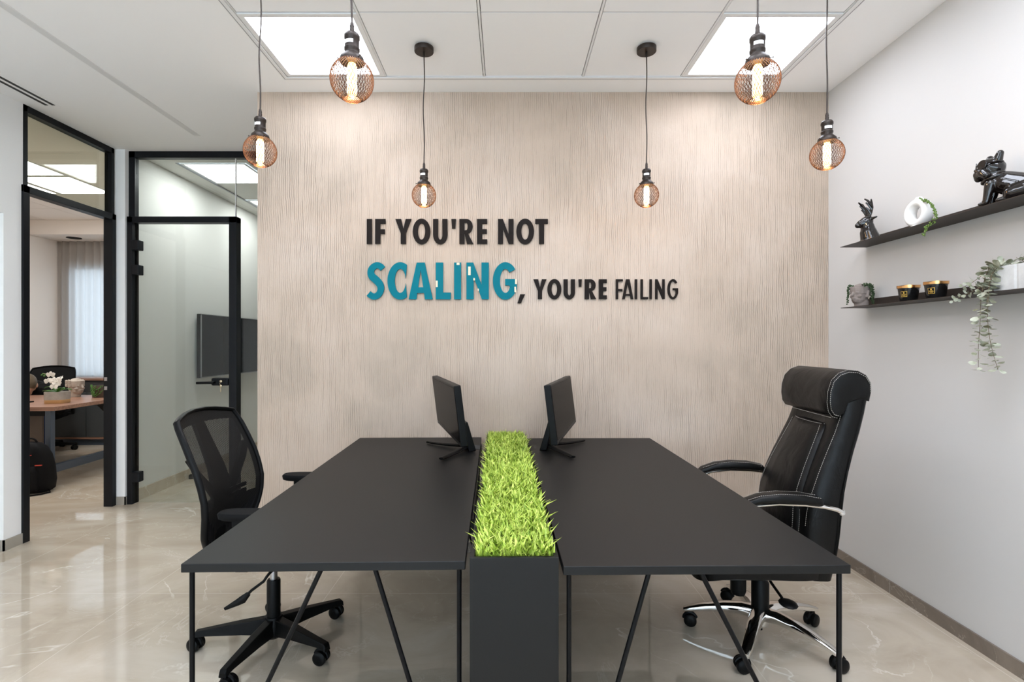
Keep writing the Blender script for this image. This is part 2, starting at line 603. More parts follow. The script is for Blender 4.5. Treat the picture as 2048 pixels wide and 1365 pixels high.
# room behind the glass partition
sbox('wall_left_meeting', 'conf_wall', ((XL - 0.12, 4.40, 0), (-3.17, 8.7, ZC + 0.1)))
sbox('wall_back_meeting', 'conf_wall', ((-3.17, 8.6, 0), (0.6, 8.7, ZC + 0.1)))
sbox('wall_right_meeting', 'conf_wall', ((0.5, YG + 0.04, 0), (0.6, 8.6, ZC + 0.1)))
# side office seen through the open doorway
sbox('wall_left_office', 'cream_wall', ((XO - 0.1, 2.9, 0), (XO, YO + 0.1, ZC + 0.1)))
sbox('wall_front_office', 'cream_wall', ((XO, 2.9, 0), (XL - 0.12, 3.0, ZC + 0.1)))
sbox('wall_back_office', 'cream_wall', ((XO, YO, 0), (-6.2, YO + 0.1, ZC)), ((-6.2, YO, 0), (XL - 0.12, YO + 0.1, 0.85)),
     ((-6.2, YO, 2.45), (XL - 0.12, YO + 0.1, ZC)))
sbox('ceiling_office_soffit', 'cream_wall', ((XO, 6.725, 2.785), (XL - 0.12, YO, ZC)))

# office ceiling tiles
b = MB()
OL = [(1, 2), (1, 3), (2, 2), (2, 3)]
ox0, oy0 = -4.24 + 0.6, 3.17
for i in range(5):
    for j in range(6):
        if (i, j) in OL:
            continue
        x, y = ox0 - 0.6 * i, oy0 + 0.6 * j
        b.box((x - 0.597, y + 0.003, ZC + 0.001), (x - 0.003, y + 0.597, ZC + 0.03))
b.box((ox0, 2.9, ZC), (XL - 0.12, YO, ZC + 0.03)).box((XO, 2.9, ZC), (ox0 - 3.0, YO, ZC + 0.03)).box((ox0 - 3, 2.9, ZC), (ox0, oy0, ZC + 0.03))
struct(b.build('ceiling_office', 'cream_wall'))
sbox('ceiling_office_backing', 'dark_gap', ((XO, 2.9, ZC + 0.04), (XL - 0.12, YO, ZC + 0.06)))
for n, (i, j) in enumerate(OL):
    light_panel(ox0 - 0.6 * (i + 1), oy0 + 0.6 * j,
                ['bright ceiling light panel of the side office, nearest its doorway', 'bright ceiling light panel of the side office, right beyond the nearest one',
                 'bright side office ceiling panel cut off by the door frame', 'bright side office ceiling panel furthest from the doorway'][n],
                'light panels in the side office ceiling', 'office_light')
# meeting room ceiling
sbox('ceiling_meeting', 'conf_wall', ((-3.17, YG, ZC), (-2.965, 8.6, ZC + 0.05)), ((-2.965, YG, ZC), (0.5, 4.60, ZC + 0.05)), ((-2.34, 4.60, ZC), (-1.75, 8.6, ZC + 0.05)),
     ((-2.965, 5.225, ZC + 0.008), (-2.34, 5.80, ZC + 0.05)), ((-2.965, 6.42, ZC + 0.008), (-2.34, 8.6, ZC + 0.05)), ((-1.75, 4.6, ZC), (0.5, 8.6, ZC + 0.05)))
struct(MB().box((-2.975, 4.6, ZC - 0.004), (-2.957, 8.6, ZC + 0.006)).build('trim_5', 'grey_metal'), 'grey ceiling edge profile in the meeting room')
light_panel(-2.953, 4.613, 'square ceiling light behind the glass partition, the nearer one', 'light panels in the meeting room ceiling', 'conf_light')
light_panel(-2.953, 5.81, 'square ceiling light behind the glass partition, the further one', 'light panels in the meeting room ceiling', 'conf_light')
light_panel(-1.2, 5.81, 'square meeting room ceiling light hidden by the feature wall', 'light panels in the meeting room ceiling', 'conf_light')

# skirting
b = MB().box((XR - 0.010, YF, 0), (XR, YB, 0.066))
struct(b.build('baseboard_right', 'stone_skirting'))
struct(MB().box((XR - 0.0105, 2.762, 0), (XR - 0.008, 2.765, 0.066)).build('trim_6', 'stitch'), 'pale joint in the stone skirting')
b = MB().box((XL, YF, 0), (XL + 0.010, 2.40, 0.07)).box((XL, 3.322, 0), (XL + 0.010, D1A - 0.01, 0.07)).box((XL - 0.12, 3.322, 0), (XL + 0.010, 3.33, 0.07))
struct(b.build('baseboard_left', 'stone_skirting_pale'))
b = MB().box((XL + 0.002, D1B + 0.004, 0), (-3.180, D1B + 0.012, 0.07)).box((-3.187, D1B + 0.004, 0), (-3.180, YG - 0.02, 0.07))
struct(b.build('baseboard_left_pier', 'stone_skirting_pale'))
struct(MB().box((-3.17, YG + 0.04, 0), (-3.160, 8.6, 0.10)).build('baseboard_left_meeting', 'stone_floor'))
struct(MB().box((XBL, YB - 0.008, 0), (XR - 0.01, YB, 0.066)).build('baseboard_back', 'stone_skirting'))

# ceiling slot and air diffusers
b = MB().box((-2.436, -2.0, ZC - 0.003), (-2.388, 4.0, ZC + 0.001))
struct(b.build('trim_7', 'grid_white', bevel=0.001), 'white recessed ceiling track frame')
struct(MB().box((-2.432, -1.99, ZC - 0.0036), (-2.392, 3.975, ZC - 0.001)).build('trim_8', 'track_white'), 'ceiling track channel')


def diffuser(name, x, y0, y1, label):
    o = thing(name, label, 'air vent', (x, y0, ZC))
    L = y1 - y0
    MB().box((-0.062, 0, -0.003), (0.062, L, 0.0)).build('frame', 'white_ceiling', o, bevel=0.001)
    for k in (-0.026, 0.022):
        MB().box((k - 0.010, 0.0, -0.0045), (k + 0.012, L - 0.03, -0.001)).build('slot', 'dark_gap', o)


diffuser('air_diffuser', -3.10, 2.0, 3.51, 'linear air diffuser with two black slots in the white ceiling beside the left doorway')
diffuser('air_diffuser', -5.0, 5.68, 6.1, 'short linear air diffuser in the ceiling of the side office')

dn = onZ(148, 476, 2.785)
tag(MB().lathe([(0.075, 2.777), (0.085, 2.779), (0.085, 2.785)], (dn.x, dn.y, 0), 28).build('downlight', 'black_plastic', smooth=True), 'round black downlight in the soffit above the side office curtain', 'ceiling light')

# ------------------------------------------------------------------ doorway on the left (open) with a transom
dw = thing('door_1', 'black framed open doorway to the side office with a glazed transom', 'doorway')
dw['kind'] = 'structure'
t, dp = 0.032, 0.055
b = MB()
b.box((XL - dp, D1A, 0), (XL + 0.004, D1A + t, ZC)).box((XL - dp, D1B - t, 0), (XL + 0.004, D1B, ZC))
b.box((XL - dp, D1A, ZC - 0.045), (XL + 0.004, D1B, ZC))
b.build('frame', 'black_frame', dw, bevel=0.002)
b = MB()
b.box((XL - dp, D1A - 0.012, 0), (XL + 0.014, D1A + 0.036, 2.425)).box((XL - dp - 0.005, D1B - 0.036, 0), (XL + 0.014, D1B + 0.006, 2.425))
b.box((XL - dp, D1A - 0.012, 2.375), (XL + 0.014, D1B + 0.006, 2.425))
b.build('portal', 'black_frame', dw, bevel=0.002)
MB().box((XL - 0.034, D1A + t, 2.425), (XL - 0.026, D1B - t, ZC - 0.045)).build('transom_pane', 'office_glass', dw)
b = MB().box((XL - 0.052, D1B - 0.0385, 1.04), (XL - 0.028, D1B - 0.035, 1.07)).box((XL - 0.052, D1B - 0.0385, 0.965), (XL - 0.028, D1B - 0.035, 0.995))
b.build('strike_plate', 'steel', dw)

d3 = sbox('door_3', 'white_wall', ((XL - 0.10, 2.42, 0.005), (XL - 0.06, 3.325, 2.195)))

# ------------------------------------------------------------------ glazed partition with a glass door
pt = thing('window_1', 'floor to ceiling glass partition in a black frame left of the feature wall', 'glass partition')
pt['kind'] = 'structure'
b = MB()
b.box((-3.187, YG, 0), (-3.135, YG + 0.05, ZC)).box((-3.187, YG, ZC - 0.055), (XBL, YG + 0.05, ZC)).box((-2.32, YG + 0.01, 0), (XBL, YG + 0.04, 0.012))
b.build('frame', 'black_frame', pt, bevel=0.002)
MB().box((-3.135, YG + 0.02, 2.39), (-2.297, YG + 0.03, ZC - 0.055)).build('transom_pane', 'pane_glass', pt)
MB().box((-2.292, YG + 0.02, 0.012), (XBL, YG + 0.03, ZC - 0.055)).build('side_pane', 'pane_glass', pt)
MB().box((-2.2975, YG + 0.018, 2.39), (-2.2915, YG + 0.032, ZC - 0.055)).build('glass_joint', 'white_plastic', pt)

dr = thing('door_2', 'clear glass door in a black portal frame with keys in its lock', 'door')
dr['kind'] = 'structure'
yf = YG - 0.03
b = MB()
b.box((-3.180, yf, 0), (-3.135, YG + 0.045, 2.416)).box((-2.325, yf, 0), (-2.262, YG + 0.045, 2.416)).box((-3.180, yf, 2.366), (-2.262, YG + 0.045, 2.416))
b.build('portal', 'black_frame', dr, bevel=0.002)
MB().box((-3.130, YG + 0.0, 0.008), (-2.33, YG + 0.010, 2.36)).build('leaf', 'pane_glass', dr)
for py in (490.5, 540, 955):
    z = EYE - (py - CY) / F * 4.29
    MB().box((-3.140, yf - 0.012, z - 0.042), (-3.072, YG + 0.02, z + 0.042)).build('hinge', 'black_frame', dr, bevel=0.006)
zl = EYE - (764 - CY) / F * 4.27
lk = MB().box((-2.470, yf - 0.01, zl - 0.034), (-2.325, YG + 0.02, zl + 0.030)).build('lock', 'black_frame', dr, bevel=0.012, bseg=3)
b = MB()
b.tube([(-2.440, yf - 0.008, zl - 0.006), (-2.440, yf - 0.045, zl - 0.006), (-2.455, yf - 0.050, zl - 0.006), (-2.565, yf - 0.050, zl - 0.008)], 0.011, 10)
b.build('lever', 'black_metal', lk, smooth=True)
b = MB()
kx, ky = -2.375, yf - 0.018
b.lathe([(0.009, 0), (0.009, 0.014)], (kx, ky + 0.006, zl + 0.004), 14, axis=(0, -1, 0))
b.sphere((kx, ky - 0.014, zl + 0.004), (0.012, 0.004, 0.011))
b.tube([(kx - 0.008, ky - 0.014, zl - 0.010), (kx - 0.004, ky - 0.014, zl - 0.024), (kx, ky - 0.014, zl - 0.030)], 0.002, 6)
b.sphere((kx, ky - 0.014, zl - 0.034), (0.010, 0.003, 0.011))
b.box((kx - 0.003, ky - 0.016, zl - 0.085), (kx + 0.003, ky - 0.012, zl - 0.044))
b.build('key', 'brass', lk, smooth=True)

# wall screen in the meeting room
tv = thing('wall_screen', 'large black flat screen on the meeting room wall behind the glass', 'television', (-3.10, 5.20, 0))
z0, z1 = EYE - 0.352, EYE + 0.302
MB().box((-0.045, 0, z0), (0.0, 1.26, z1)).build('housing', 'black_plastic', tv, bevel=0.004)
MB().box((-0.002, 0.012, z0 + 0.016), (0.002, 1.248, z1 - 0.012)).build('screen', 'tv_screen', tv)
b = MB().box((-0.006, 0, z0), (0.003, 0.008, z1)).box((-0.006, 0, z0), (0.003, 1.26, z0 + 0.009)).box((-0.006, 0, z1 - 0.007), (0.003, 1.26, z1))
b.build('rim', 'steel', tv)
MB().box((-0.07, 0.4, z0 + 0.15), (-0.045, 0.9, z1 - 0.15)).build('bracket', 'black_metal', tv)
ds = onZ(383, 958, 0.0)
stp = MB().lathe([(0.024, 0), (0.024, 0.03), (0.017, 0.042), (0.01, 0.045)], (ds.x, ds.y, 0), 16).build('door_stop', 'black_plastic', smooth=True)
tag(stp, 'small black door stop on the stone floor behind the glass door', 'door stop')

# window openings: daylight
def window(name, lo, hi, nx, horiz_y, label):
    o = thing(name, label, 'window')
    o['kind'] = 'structure'
    x0, x1, z0, z1, y = lo[0], hi[0], lo[2], hi[2], lo[1]
    b = MB()
    for k in range(nx + 1):
        x = x0 + (x1 - x0) * k / nx
        b.box((x - 0.03, y, z0), (x + 0.03, y + 0.05, z1))
    b.box((x0, y, z0), (x1, y + 0.05, z0 + 0.05)).box((x0, y, z1 - 0.05), (x1, y + 0.05, z1))
    b.build('frame', 'black_frame', o)
    MB().box((x0, y + 0.02, z0), (x1, y + 0.028, z1)).build('pane', 'pane_glass', o)


window('window_2', (-6.17, YO + 0.03, 0.85), (-3.42, YO, 2.45), 3, 0, 'daylight window of the side office behind the sheer curtain')
window('window_3', (-3.07, YF - 0.08, 0.25), (1.87, YF, 2.75), 5, 0, 'unseen window behind the viewer, oversized for fill light')  # daylight from behind, its unseen opening enlarged to add fill


# ------------------------------------------------------------------ desks
def desk(label, origin, w, rz, L=1.865, outer=-1):
    """front-left top corner at origin, +x across, +y towards the wall"""
    o = thing('desk', label, 'desk', (origin[0], origin[1], 0), rz, 'pair of black desks either side of the planter')
    H, th = 0.75, 0.024
    MB().box((0, 0, H - th), (w, L, H)).build('desktop', 'desk_black', o, bevel=0.002)
    r = 0.0068
    for yy in (0.022, L - 0.05):
        zt = H - th
        xa, xb = 0.018, w - 0.018
        b = MB().tube([(xa, yy, 0), (xa, yy, zt)], r, 10)
        b.build('leg', 'black_metal', o, smooth=True)
        b = MB().tube([(xb, yy, 0), (xb, yy, zt)], r, 10)
        b.build('leg', 'black_metal', o, smooth=True)
        b = MB().tube([(xa + 0.016, yy, 0.0068), (w * 0.49 - 0.005 if outer < 0 else w * 0.305, yy, zt)], r, 10)
        b.build('brace', 'black_metal', o, smooth=True)
        b = MB().tube([(xb - 0.016, yy, 0.0068), (w * 0.672 if outer < 0 else w * 0.485, yy, zt)], r, 10)
        b.build('brace', 'black_metal', o, smooth=True)
        for xs, xe in ((xa, xa + 0.016), (xb, xb - 0.016)):
            MB().tube([(xs, yy, 0.007), (xe, yy, 0.007)], r, 8).build('foot', 'black_metal', o, smooth=True)
    for x0 in (0.05, w - 0.08):
        MB().box((x0, 0.05, H - th - 0.02), (x0 + 0.03, L - 0.05, H - th)).build('rail', 'black_metal', o)
    MB().box((w - 0.16 if outer < 0 else -0.006, 0.42, 0.672), (w + 0.006 if outer < 0 else 0.16, L - 0.08, 0.72)).build('gap_blocker', 'black_metal', o)  # added dark box, hides the lit floor in the gap beside the planter
    return o


dl = desk('black desk with the mesh chair pulled up to it, left of the grass planter', (-0.8850, 1.3915), 0.772, R(1.40), outer=-1)
MB().box((0.735, 1.49, 0.742), (0.771, 1.60, 0.7515)).build('cable_grommet', 'dark_gap', dl)
dr_ = desk('black desk with the leather chair behind it, right of the grass planter', (0.1535, 1.3760), 0.779, R(0.66), outer=1)

# ------------------------------------------------------------------ planter with artificial turf
random.seed(4)
PW, PL, PH = 0.240, 1.885, 0.772
pl = thing('divider_planter', 'tall black planter box filled with green artificial grass between the two desks', 'planter', (-0.0985, 1.378, 0), R(0.75))
b = MB()
tk = 0.012
b.box((0, 0, 0), (PW, tk, PH)).box((0, PL - tk, 0), (PW, PL, PH)).box((0, tk, 0), (tk, PL - tk, PH)).box((PW - tk, tk, 0), (PW, PL - tk, PH)).box((tk, tk, 0), (PW - tk, PL - tk, PH - 0.03))
b.build('box', 'desk_black', pl, bevel=0.001)
b = MB()
for k in range(10500):
    x, y = random.uniform(0.018, PW - 0.012), random.uniform(0.02, PL - 0.022)
    tuft = sin(x * 60 + 7 * sin(y * 9)) * sin(y * 38 + x * 11)
    top = random.uniform(0.018, 0.042) + 0.007 * tuft
    az = random.uniform(0, 2 * pi)
    lean = random.uniform(0.10, 0.95)
    z0 = PH - 0.026 + random.uniform(0, 0.012)
    ln = top / max(cos(lean), 0.55) + 0.012
    w_ = random.uniform(0.0030, 0.0052)
    d = V((cos(az), sin(az), 0))
    s = V((-sin(az), cos(az), 0))
    p0 = V((x, y, z0))
    p1 = p0 + d * (ln * 0.45 * sin(lean * 0.7)) + V((0, 0, ln * 0.5 * cos(lean * 0.7)))
    p2 = p1 + d * (ln * 0.5 * sin(lean * 1.25)) + V((0, 0, ln * 0.5 * cos(lean * 1.25)))
    b.add([p0 - s * w_ * 0.6, p0 + s * w_ * 0.6, p1 + s * w_, p1 - s * w_, p2], [(0, 1, 2, 3), (3, 2, 4)])
g = b.build('grass', 'turf_leaf', pl)
g['kind'] = 'stuff'

# ------------------------------------------------------------------ monitors
def monitor(label, bn, bf, tilt, side, feet, hub, colbase):
    bn, bf = V(bn), V(bf)
    L, h = (bf - bn).length, 0.295
    u = (bf - bn).normalized()
    n = V((0, 0, 1)).cross(u) * side
    n.z = 0
    n.normalize()
    if n.x * side_sign(side) < 0:
        n = -n
    up = (V((0, 0, 1)) * cos(tilt) + n * sin(tilt)).normalized()
    nn = u.cross(up).normalized()
    if nn.dot(n) < 0:
        nn = -nn
    mid = (bn + bf) / 2
    base = V((hub[0], hub[1], 0.75))
    o = thing('monitor', label, 'monitor', base, 0, 'desk monitors')
    mx = M.Translation(-base) @ M(((u.x, up.x, nn.x, bn.x), (u.y, up.y, nn.y, bn.y), (u.z, up.z, nn.z, bn.z), (0, 0, 0, 1)))
    MB(mx).box((0, 0, -0.034), (L, h, 0)).build('housing', 'black_plastic', o, bevel=0.004)
    MB(mx).box((0.010, 0.020, -0.001), (L - 0.010, h - 0.010, 0.0012)).build('screen', 'screen', o)
    MB(mx).box((L * 0.34, h * 0.22, -0.055), (L * 0.66, h * 0.72, -0.033)).build('rear_cover', 'black_plastic', o, bevel=0.012)
    # stand column
    c0 = V((colbase[0], colbase[1], 0.75)) - base
    c1 = V((c0.x, c0.y, 0.160)) + (mid - base - c0) * 0.30
    c1.z = 0.165
    b = MB()
    ur = u
    def ring(p, a, t):
        return [p + ur * a + nn * t, p - ur * a + nn * t, p - ur * a - nn * t, p + ur * a - nn * t]
    b.rings([ring(c0 + V((0, 0, 0.004)), 0.056, 0.020), ring(c0.lerp(c1, 0.5), 0.050, 0.017), ring(c1, 0.044, 0.013)])
    b.build('column', 'black_plastic', o, bevel=0.004)
    # two curved feet
    for fx in feet:
        e = V((fx[0], fx[1], 0.75)) - base
        hb = V((0, 0, 0))
        c_ = c0 * 0.8
        pts = []
        ctrl = hb + (e - hb) * 0.42 + (V((u.x, u.y, 0)) * (0.03 if (e - hb).dot(u) > 0 else -0.03))
        for k in range(11):
            q = k / 10
            p = c_ * (1 - q) ** 2 + ctrl * 2 * q * (1 - q) + e * q * q
            pts.append(V((p.x, p.y, 0.011 + 0.016 * (1 - q) ** 2)))
        MB().tube(pts, [0.021 - 0.008 * k / 10 for k in range(11)], 10, sy=0.5, up=(1, 0, 0)).build('foot', 'black_plastic', o, smooth=True)
    return o


def side_sign(s):
    return s


monitor('black monitor on the left desk, its screen turned towards the mesh chair', (-0.2145, 2.435, 0.855), (-0.427, 3.19, 0.855), R(7), -1,
        [(-0.470, 3.06), (-0.333, 2.615)], (-0.262, 2.86), (-0.200, 2.875))
monitor('black monitor on the right desk, its screen turned towards the leather chair', (0.250, 2.49, 0.855), (0.440, 3.225, 0.855), R(-7), 1,
        [(0.470, 3.11), (0.348, 2.655)], (0.285, 2.90), (0.217, 2.905))


# ------------------------------------------------------------------ swivel base pieces
def caster(parent, p, az, name='caster'):
    """twin wheel caster whose stem top sits at p (local), wheels trail along az"""
    mx = M.Translation(V((p[0], p[1], 0))) @ M.Rotation(az, 4, 'Z')
    b = MB(mx)
    r = 0.029
    for s in (-1, 1):
        b.lathe([(0.010, -0.011), (r - 0.003, -0.011), (r, -0.006), (r, 0.006), (r - 0.005, 0.011), (0.012, 0.013)], (0.014, s * 0.0165, r), 22, axis=(0, s, 0))
    c = b.build(name, 'black_plastic', parent, smooth=True)
    b = MB(mx)
    hood = [V((0.014 + 0.030 * cos(a), 0, r + 0.030 * sin(a))) for a in [R(20 + 16 * k) for k in range(11)]]
    b.tube(hood, 0.007, 8, sy=1.0, up=(0, 1, 0))
    b.tube([(0, 0, r + 0.024), (0, 0, p[2])], 0.008, 10)
    b.build('caster_fork', 'black_plastic', c, smooth=True)
    return c


# ------------------------------------------------------------------ task chair with mesh back (faces +x)
def mesh_chair(label, loc, rz, base_rot, group=None, seat_mat='black_soft', recline=0.0, back_mat='chair_mesh', name='mesh_office_chair', cat='office chair'):
    o = thing(name, label, cat, loc, rz, group)
    # five star base
    b = MB()
    b.lathe([(0.030, 0.035), (0.046, 0.05), (0.046, 0.10), (0.036, 0.13)], (0, 0, 0), 24)
    hub = b.build('base_hub', 'black_plastic', o, smooth=True)
    for k in range(5):
        a = base_rot + 2 * pi * k / 5
        d, s = V((cos(a), sin(a), 0)), V((-sin(a), cos(a), 0))
        def ring(r, z, w, h):
            c = d * r + V((0, 0, z))
            return [c + s * w * 0.75 + V((0, 0, h)), c - s * w * 0.75 + V((0, 0, h)), c - s * w - V((0, 0, h)), c + s * w - V((0, 0, h))]
        b = MB().rings([ring(0.025, 0.088, 0.026, 0.036), ring(0.13, 0.088, 0.024, 0.026), ring(0.285, 0.080, 0.019, 0.013), ring(0.322, 0.076, 0.018, 0.012), ring(0.330, 0.066, 0.017, 0.010)])
        lg = b.build('leg', 'black_plastic', o, bevel=0.003)
        p = d * 0.312
        caster(lg, (p.x, p.y, 0.07), a + 2.1 + 1.9 * k)
    MB().lathe([(0.029, 0.10), (0.029, 0.285), (0.026, 0.292)], (0, 0, 0), 24).build('gas_column', 'black_plastic', o, smooth=True)
    MB().lathe([(0.0165, 0.28), (0.0165, 0.41)], (0, 0, 0), 20).build('piston', 'steel', o, smooth=True)
    MB().box((-0.12, -0.075, 0.405), (0.12, 0.075, 0.435)).build('mechanism', 'black_plastic', o, bevel=0.012)
    # tilt lever
    lv = MB().tube([(0.10, -0.06, 0.428), (0.10, -0.26, 0.432), (0.099, -0.28, 0.428), (0.092, -0.288, 0.415), (0.05, -0.30, 0.385), (0.03, -0.305, 0.365)], 0.0055, 8)
    l1 = lv.build('lever', 'black_plastic', o, smooth=True)
    MB().tube([(0.040, -0.302, 0.374), (0.018, -0.307, 0.352), (0.0, -0.312, 0.343), (-0.045, -0.320, 0.322)], [0.009, 0.016, 0.013, 0.006], 10, sy=0.4).build('paddle', 'black_plastic', l1, smooth=True)
    # seat
    b = MB()
    rg = []
    for z, g in ((0.43, 0.90), (0.445, 0.99), (0.47, 1.0), (0.492, 0.97), (0.503, 0.86)):
        ring = []
        for k in range(40):
            a = 2 * pi * k / 40
            cx_ = abs(cos(a)) ** 0.45 * (1 if cos(a) >= 0 else -1)
            sy_ = abs(sin(a)) ** 0.45 * (1 if sin(a) >= 0 else -1)
            x, y = 0.015 + 0.235 * cx_ * g, 0.245 * sy_ * g
            zz = z - (0.035 * max(0, (x - 0.12) / 0.13) ** 2)
            ring.append(V((x, y, zz)))
        rg.append(ring)
    b.rings(rg)
    b.build('seat', seat_mat, o, smooth=True)
    # back: profile and half width by height
    prof = [(0.465, -0.200, 0.130), (0.500, -0.196, 0.180), (0.545, -0.187, 0.212), (0.585, -0.178, 0.226), (0.64, -0.170, 0.235), (0.70, -0.170, 0.240), (0.76, -0.183, 0.241), (0.83, -0.205, 0.240),
            (0.90, -0.236, 0.236), (0.96, -0.264, 0.230), (1.00, -0.286, 0.222), (1.025, -0.300, 0.212)]
    prof = [(z, x - recline * (z - 0.5), w) for z, x, w in prof]

    def at(z):
        for i in range(len(prof) - 1):
            a, c = prof[i], prof[i + 1]
            if z <= c[0]:
                q = max(0, (z - a[0]) / (c[0] - a[0]))
                return a[1] + (c[1] - a[1]) * q, a[2] + (c[2] - a[2]) * q
        return prof[-1][1], prof[-1][2]

    def P(y, z, off=0.0):
        x, w = at(z)
        q = y / w
        arch = 0.028 * max(0.0, (z - 0.95) / 0.075) * (1 - q * q)
        return V((x - 0.045 * (1 - q * q) - off, y, z + arch))
    bk = MB()
    NZ, NY = 26, 16
    zs = [0.465 + (1.025 - 0.465) * i / NZ for i in range(NZ + 1)]
    vs, fs = [], []
    for z in zs:
        w = at(z)[1]
        for j in range(NY + 1):
            vs.append(P(-w + 2 * w * j / NY, z))
    for i in range(NZ):
        for j in range(NY):
            k = i * (NY + 1) + j
            fs.append((k, k + 1, k + NY + 2, k + NY + 1))
    bk.add(vs, fs)
    bk.build('back_mesh', back_mat, o, smooth=True)
    loop = [P(at(z)[1], z) for z in zs] + [P(at(1.025)[1] * q, 1.025) for q in (0.8, 0.5, 0.2, -0.2, -0.5, -0.8)] + [P(-at(z)[1], z) for z in reversed(zs)] + [P(at(0.465)[1] * q, 0.465) for q in (-0.7, -0.3, 0.3, 0.7)]
    loop.append(loop[0])
    fr = MB().tube(loop, 0.0145, 10, cap=False, sy=0.62, up=(1, 0, 0)).build('back_frame', 'black_plastic', o, smooth=True)
    # dense woven border
    bd = MB()
    vs, fs = [], []
    cols = []
    for z in zs:
        w = at(z)[1]
        cols.append([P(w, z, 0.002), P(w - 0.03, z, 0.002), P(-w + 0.03, z, 0.002), P(-w, z, 0.002)])
    for i in range(NZ):
        for a, c in ((0, 1), (2, 3)):
            bd.quad(cols[i][a], cols[i][c], cols[i + 1][c], cols[i + 1][a])
    for (za, zb) in ((0.985, 1.025), (0.465, 0.645)):
        for j in range(12):
            ya, yb = -1 + 2 * j / 12, -1 + 2 * (j + 1) / 12
            wa, wb = at(za)[1], at(zb)[1]
            bd.quad(P(ya * wa, za, 0.003), P(yb * wa, za, 0.003), P(yb * wb, zb, 0.003), P(ya * wb, zb, 0.003))
    bd.build('back_border', 'black_soft', fr)
    # spine with two arms behind the mesh
    sp = MB()
    def strip(pts, ws, off, th):
        rs = []
        for (y, z), w in zip(pts, ws):
            rs.append([P(y - w, z, off), P(y + w, z, off), P(y + w, z, off + th), P(y - w, z, off + th)])
        sp.rings(rs)
    strip([(0, 0.53), (0, 0.62), (0, 0.70), (0, 0.80), (0, 0.90), (0, 1.01)], [0.10, 0.088, 0.070, 0.054, 0.042, 0.032], 0.012, 0.018)
    for s in (-1, 1):
        strip([(0.03 * s, 0.66), (0.10 * s, 0.725), (0.17 * s, 0.80), (0.225 * s, 0.875)], [0.035, 0.026, 0.022, 0.018], 0.010, 0.014)
    sp.build('back_spine', 'black_plastic', o, smooth=True)
    MB().box((-0.265, -0.05, 0.40), (-0.06, 0.05, 0.43)).box((-0.275, -0.045, 0.40), (-0.235, 0.045, 0.66)).build('back_bracket', 'black_plastic', o, bevel=0.01)
    # lumbar slats
    lb = MB()
    for k in range(3):
        z = 0.625 + 0.028 * k
        lb.rings([[P(y - 0.0, z - 0.009, 0.005), P(y, z + 0.009, 0.005), P(y, z + 0.009, 0.011), P(y, z - 0.009, 0.011)] for y in (0.035, 0.08, 0.12, 0.155)])
    lb.build('lumbar_pad', 'black_plastic', o)
    # arm rests
    for s in (-1, 1):
        y = 0.290 * s
        b = MB()
        ring = lambda z, g: [V((0.045 + 0.130 * g * (abs(cos(a)) ** 0.6) * (1 if cos(a) > 0 else -1), y + 0.042 * g * (abs(sin(a)) ** 0.7) * (1 if sin(a) > 0 else -1), z)) for a in [2 * pi * k / 28 for k in range(28)]]
        b.rings([ring(0.662, 0.88), ring(0.667, 0.97), ring(0.684, 1.0), ring(0.691, 0.95)])
        ap = b.build('armrest', 'black_soft', o, smooth=True)
        MB().box((-0.025, y - 0.02, 0.53), (0.045, y + 0.02, 0.665)).box((-0.018, y - 0.014, 0.455), (0.038, y + 0.014, 0.55)).box((-0.018, min(y, y - s * 0.06), 0.455), (0.038, max(y, y - s * 0.06), 0.475)).build('arm_post', 'black_plastic', ap, bevel=0.006)
    return o


mesh_chair('black mesh-backed office chair with black plastic star base at the left desk', (-1.045, 2.30, 0), 0.0, R(45))


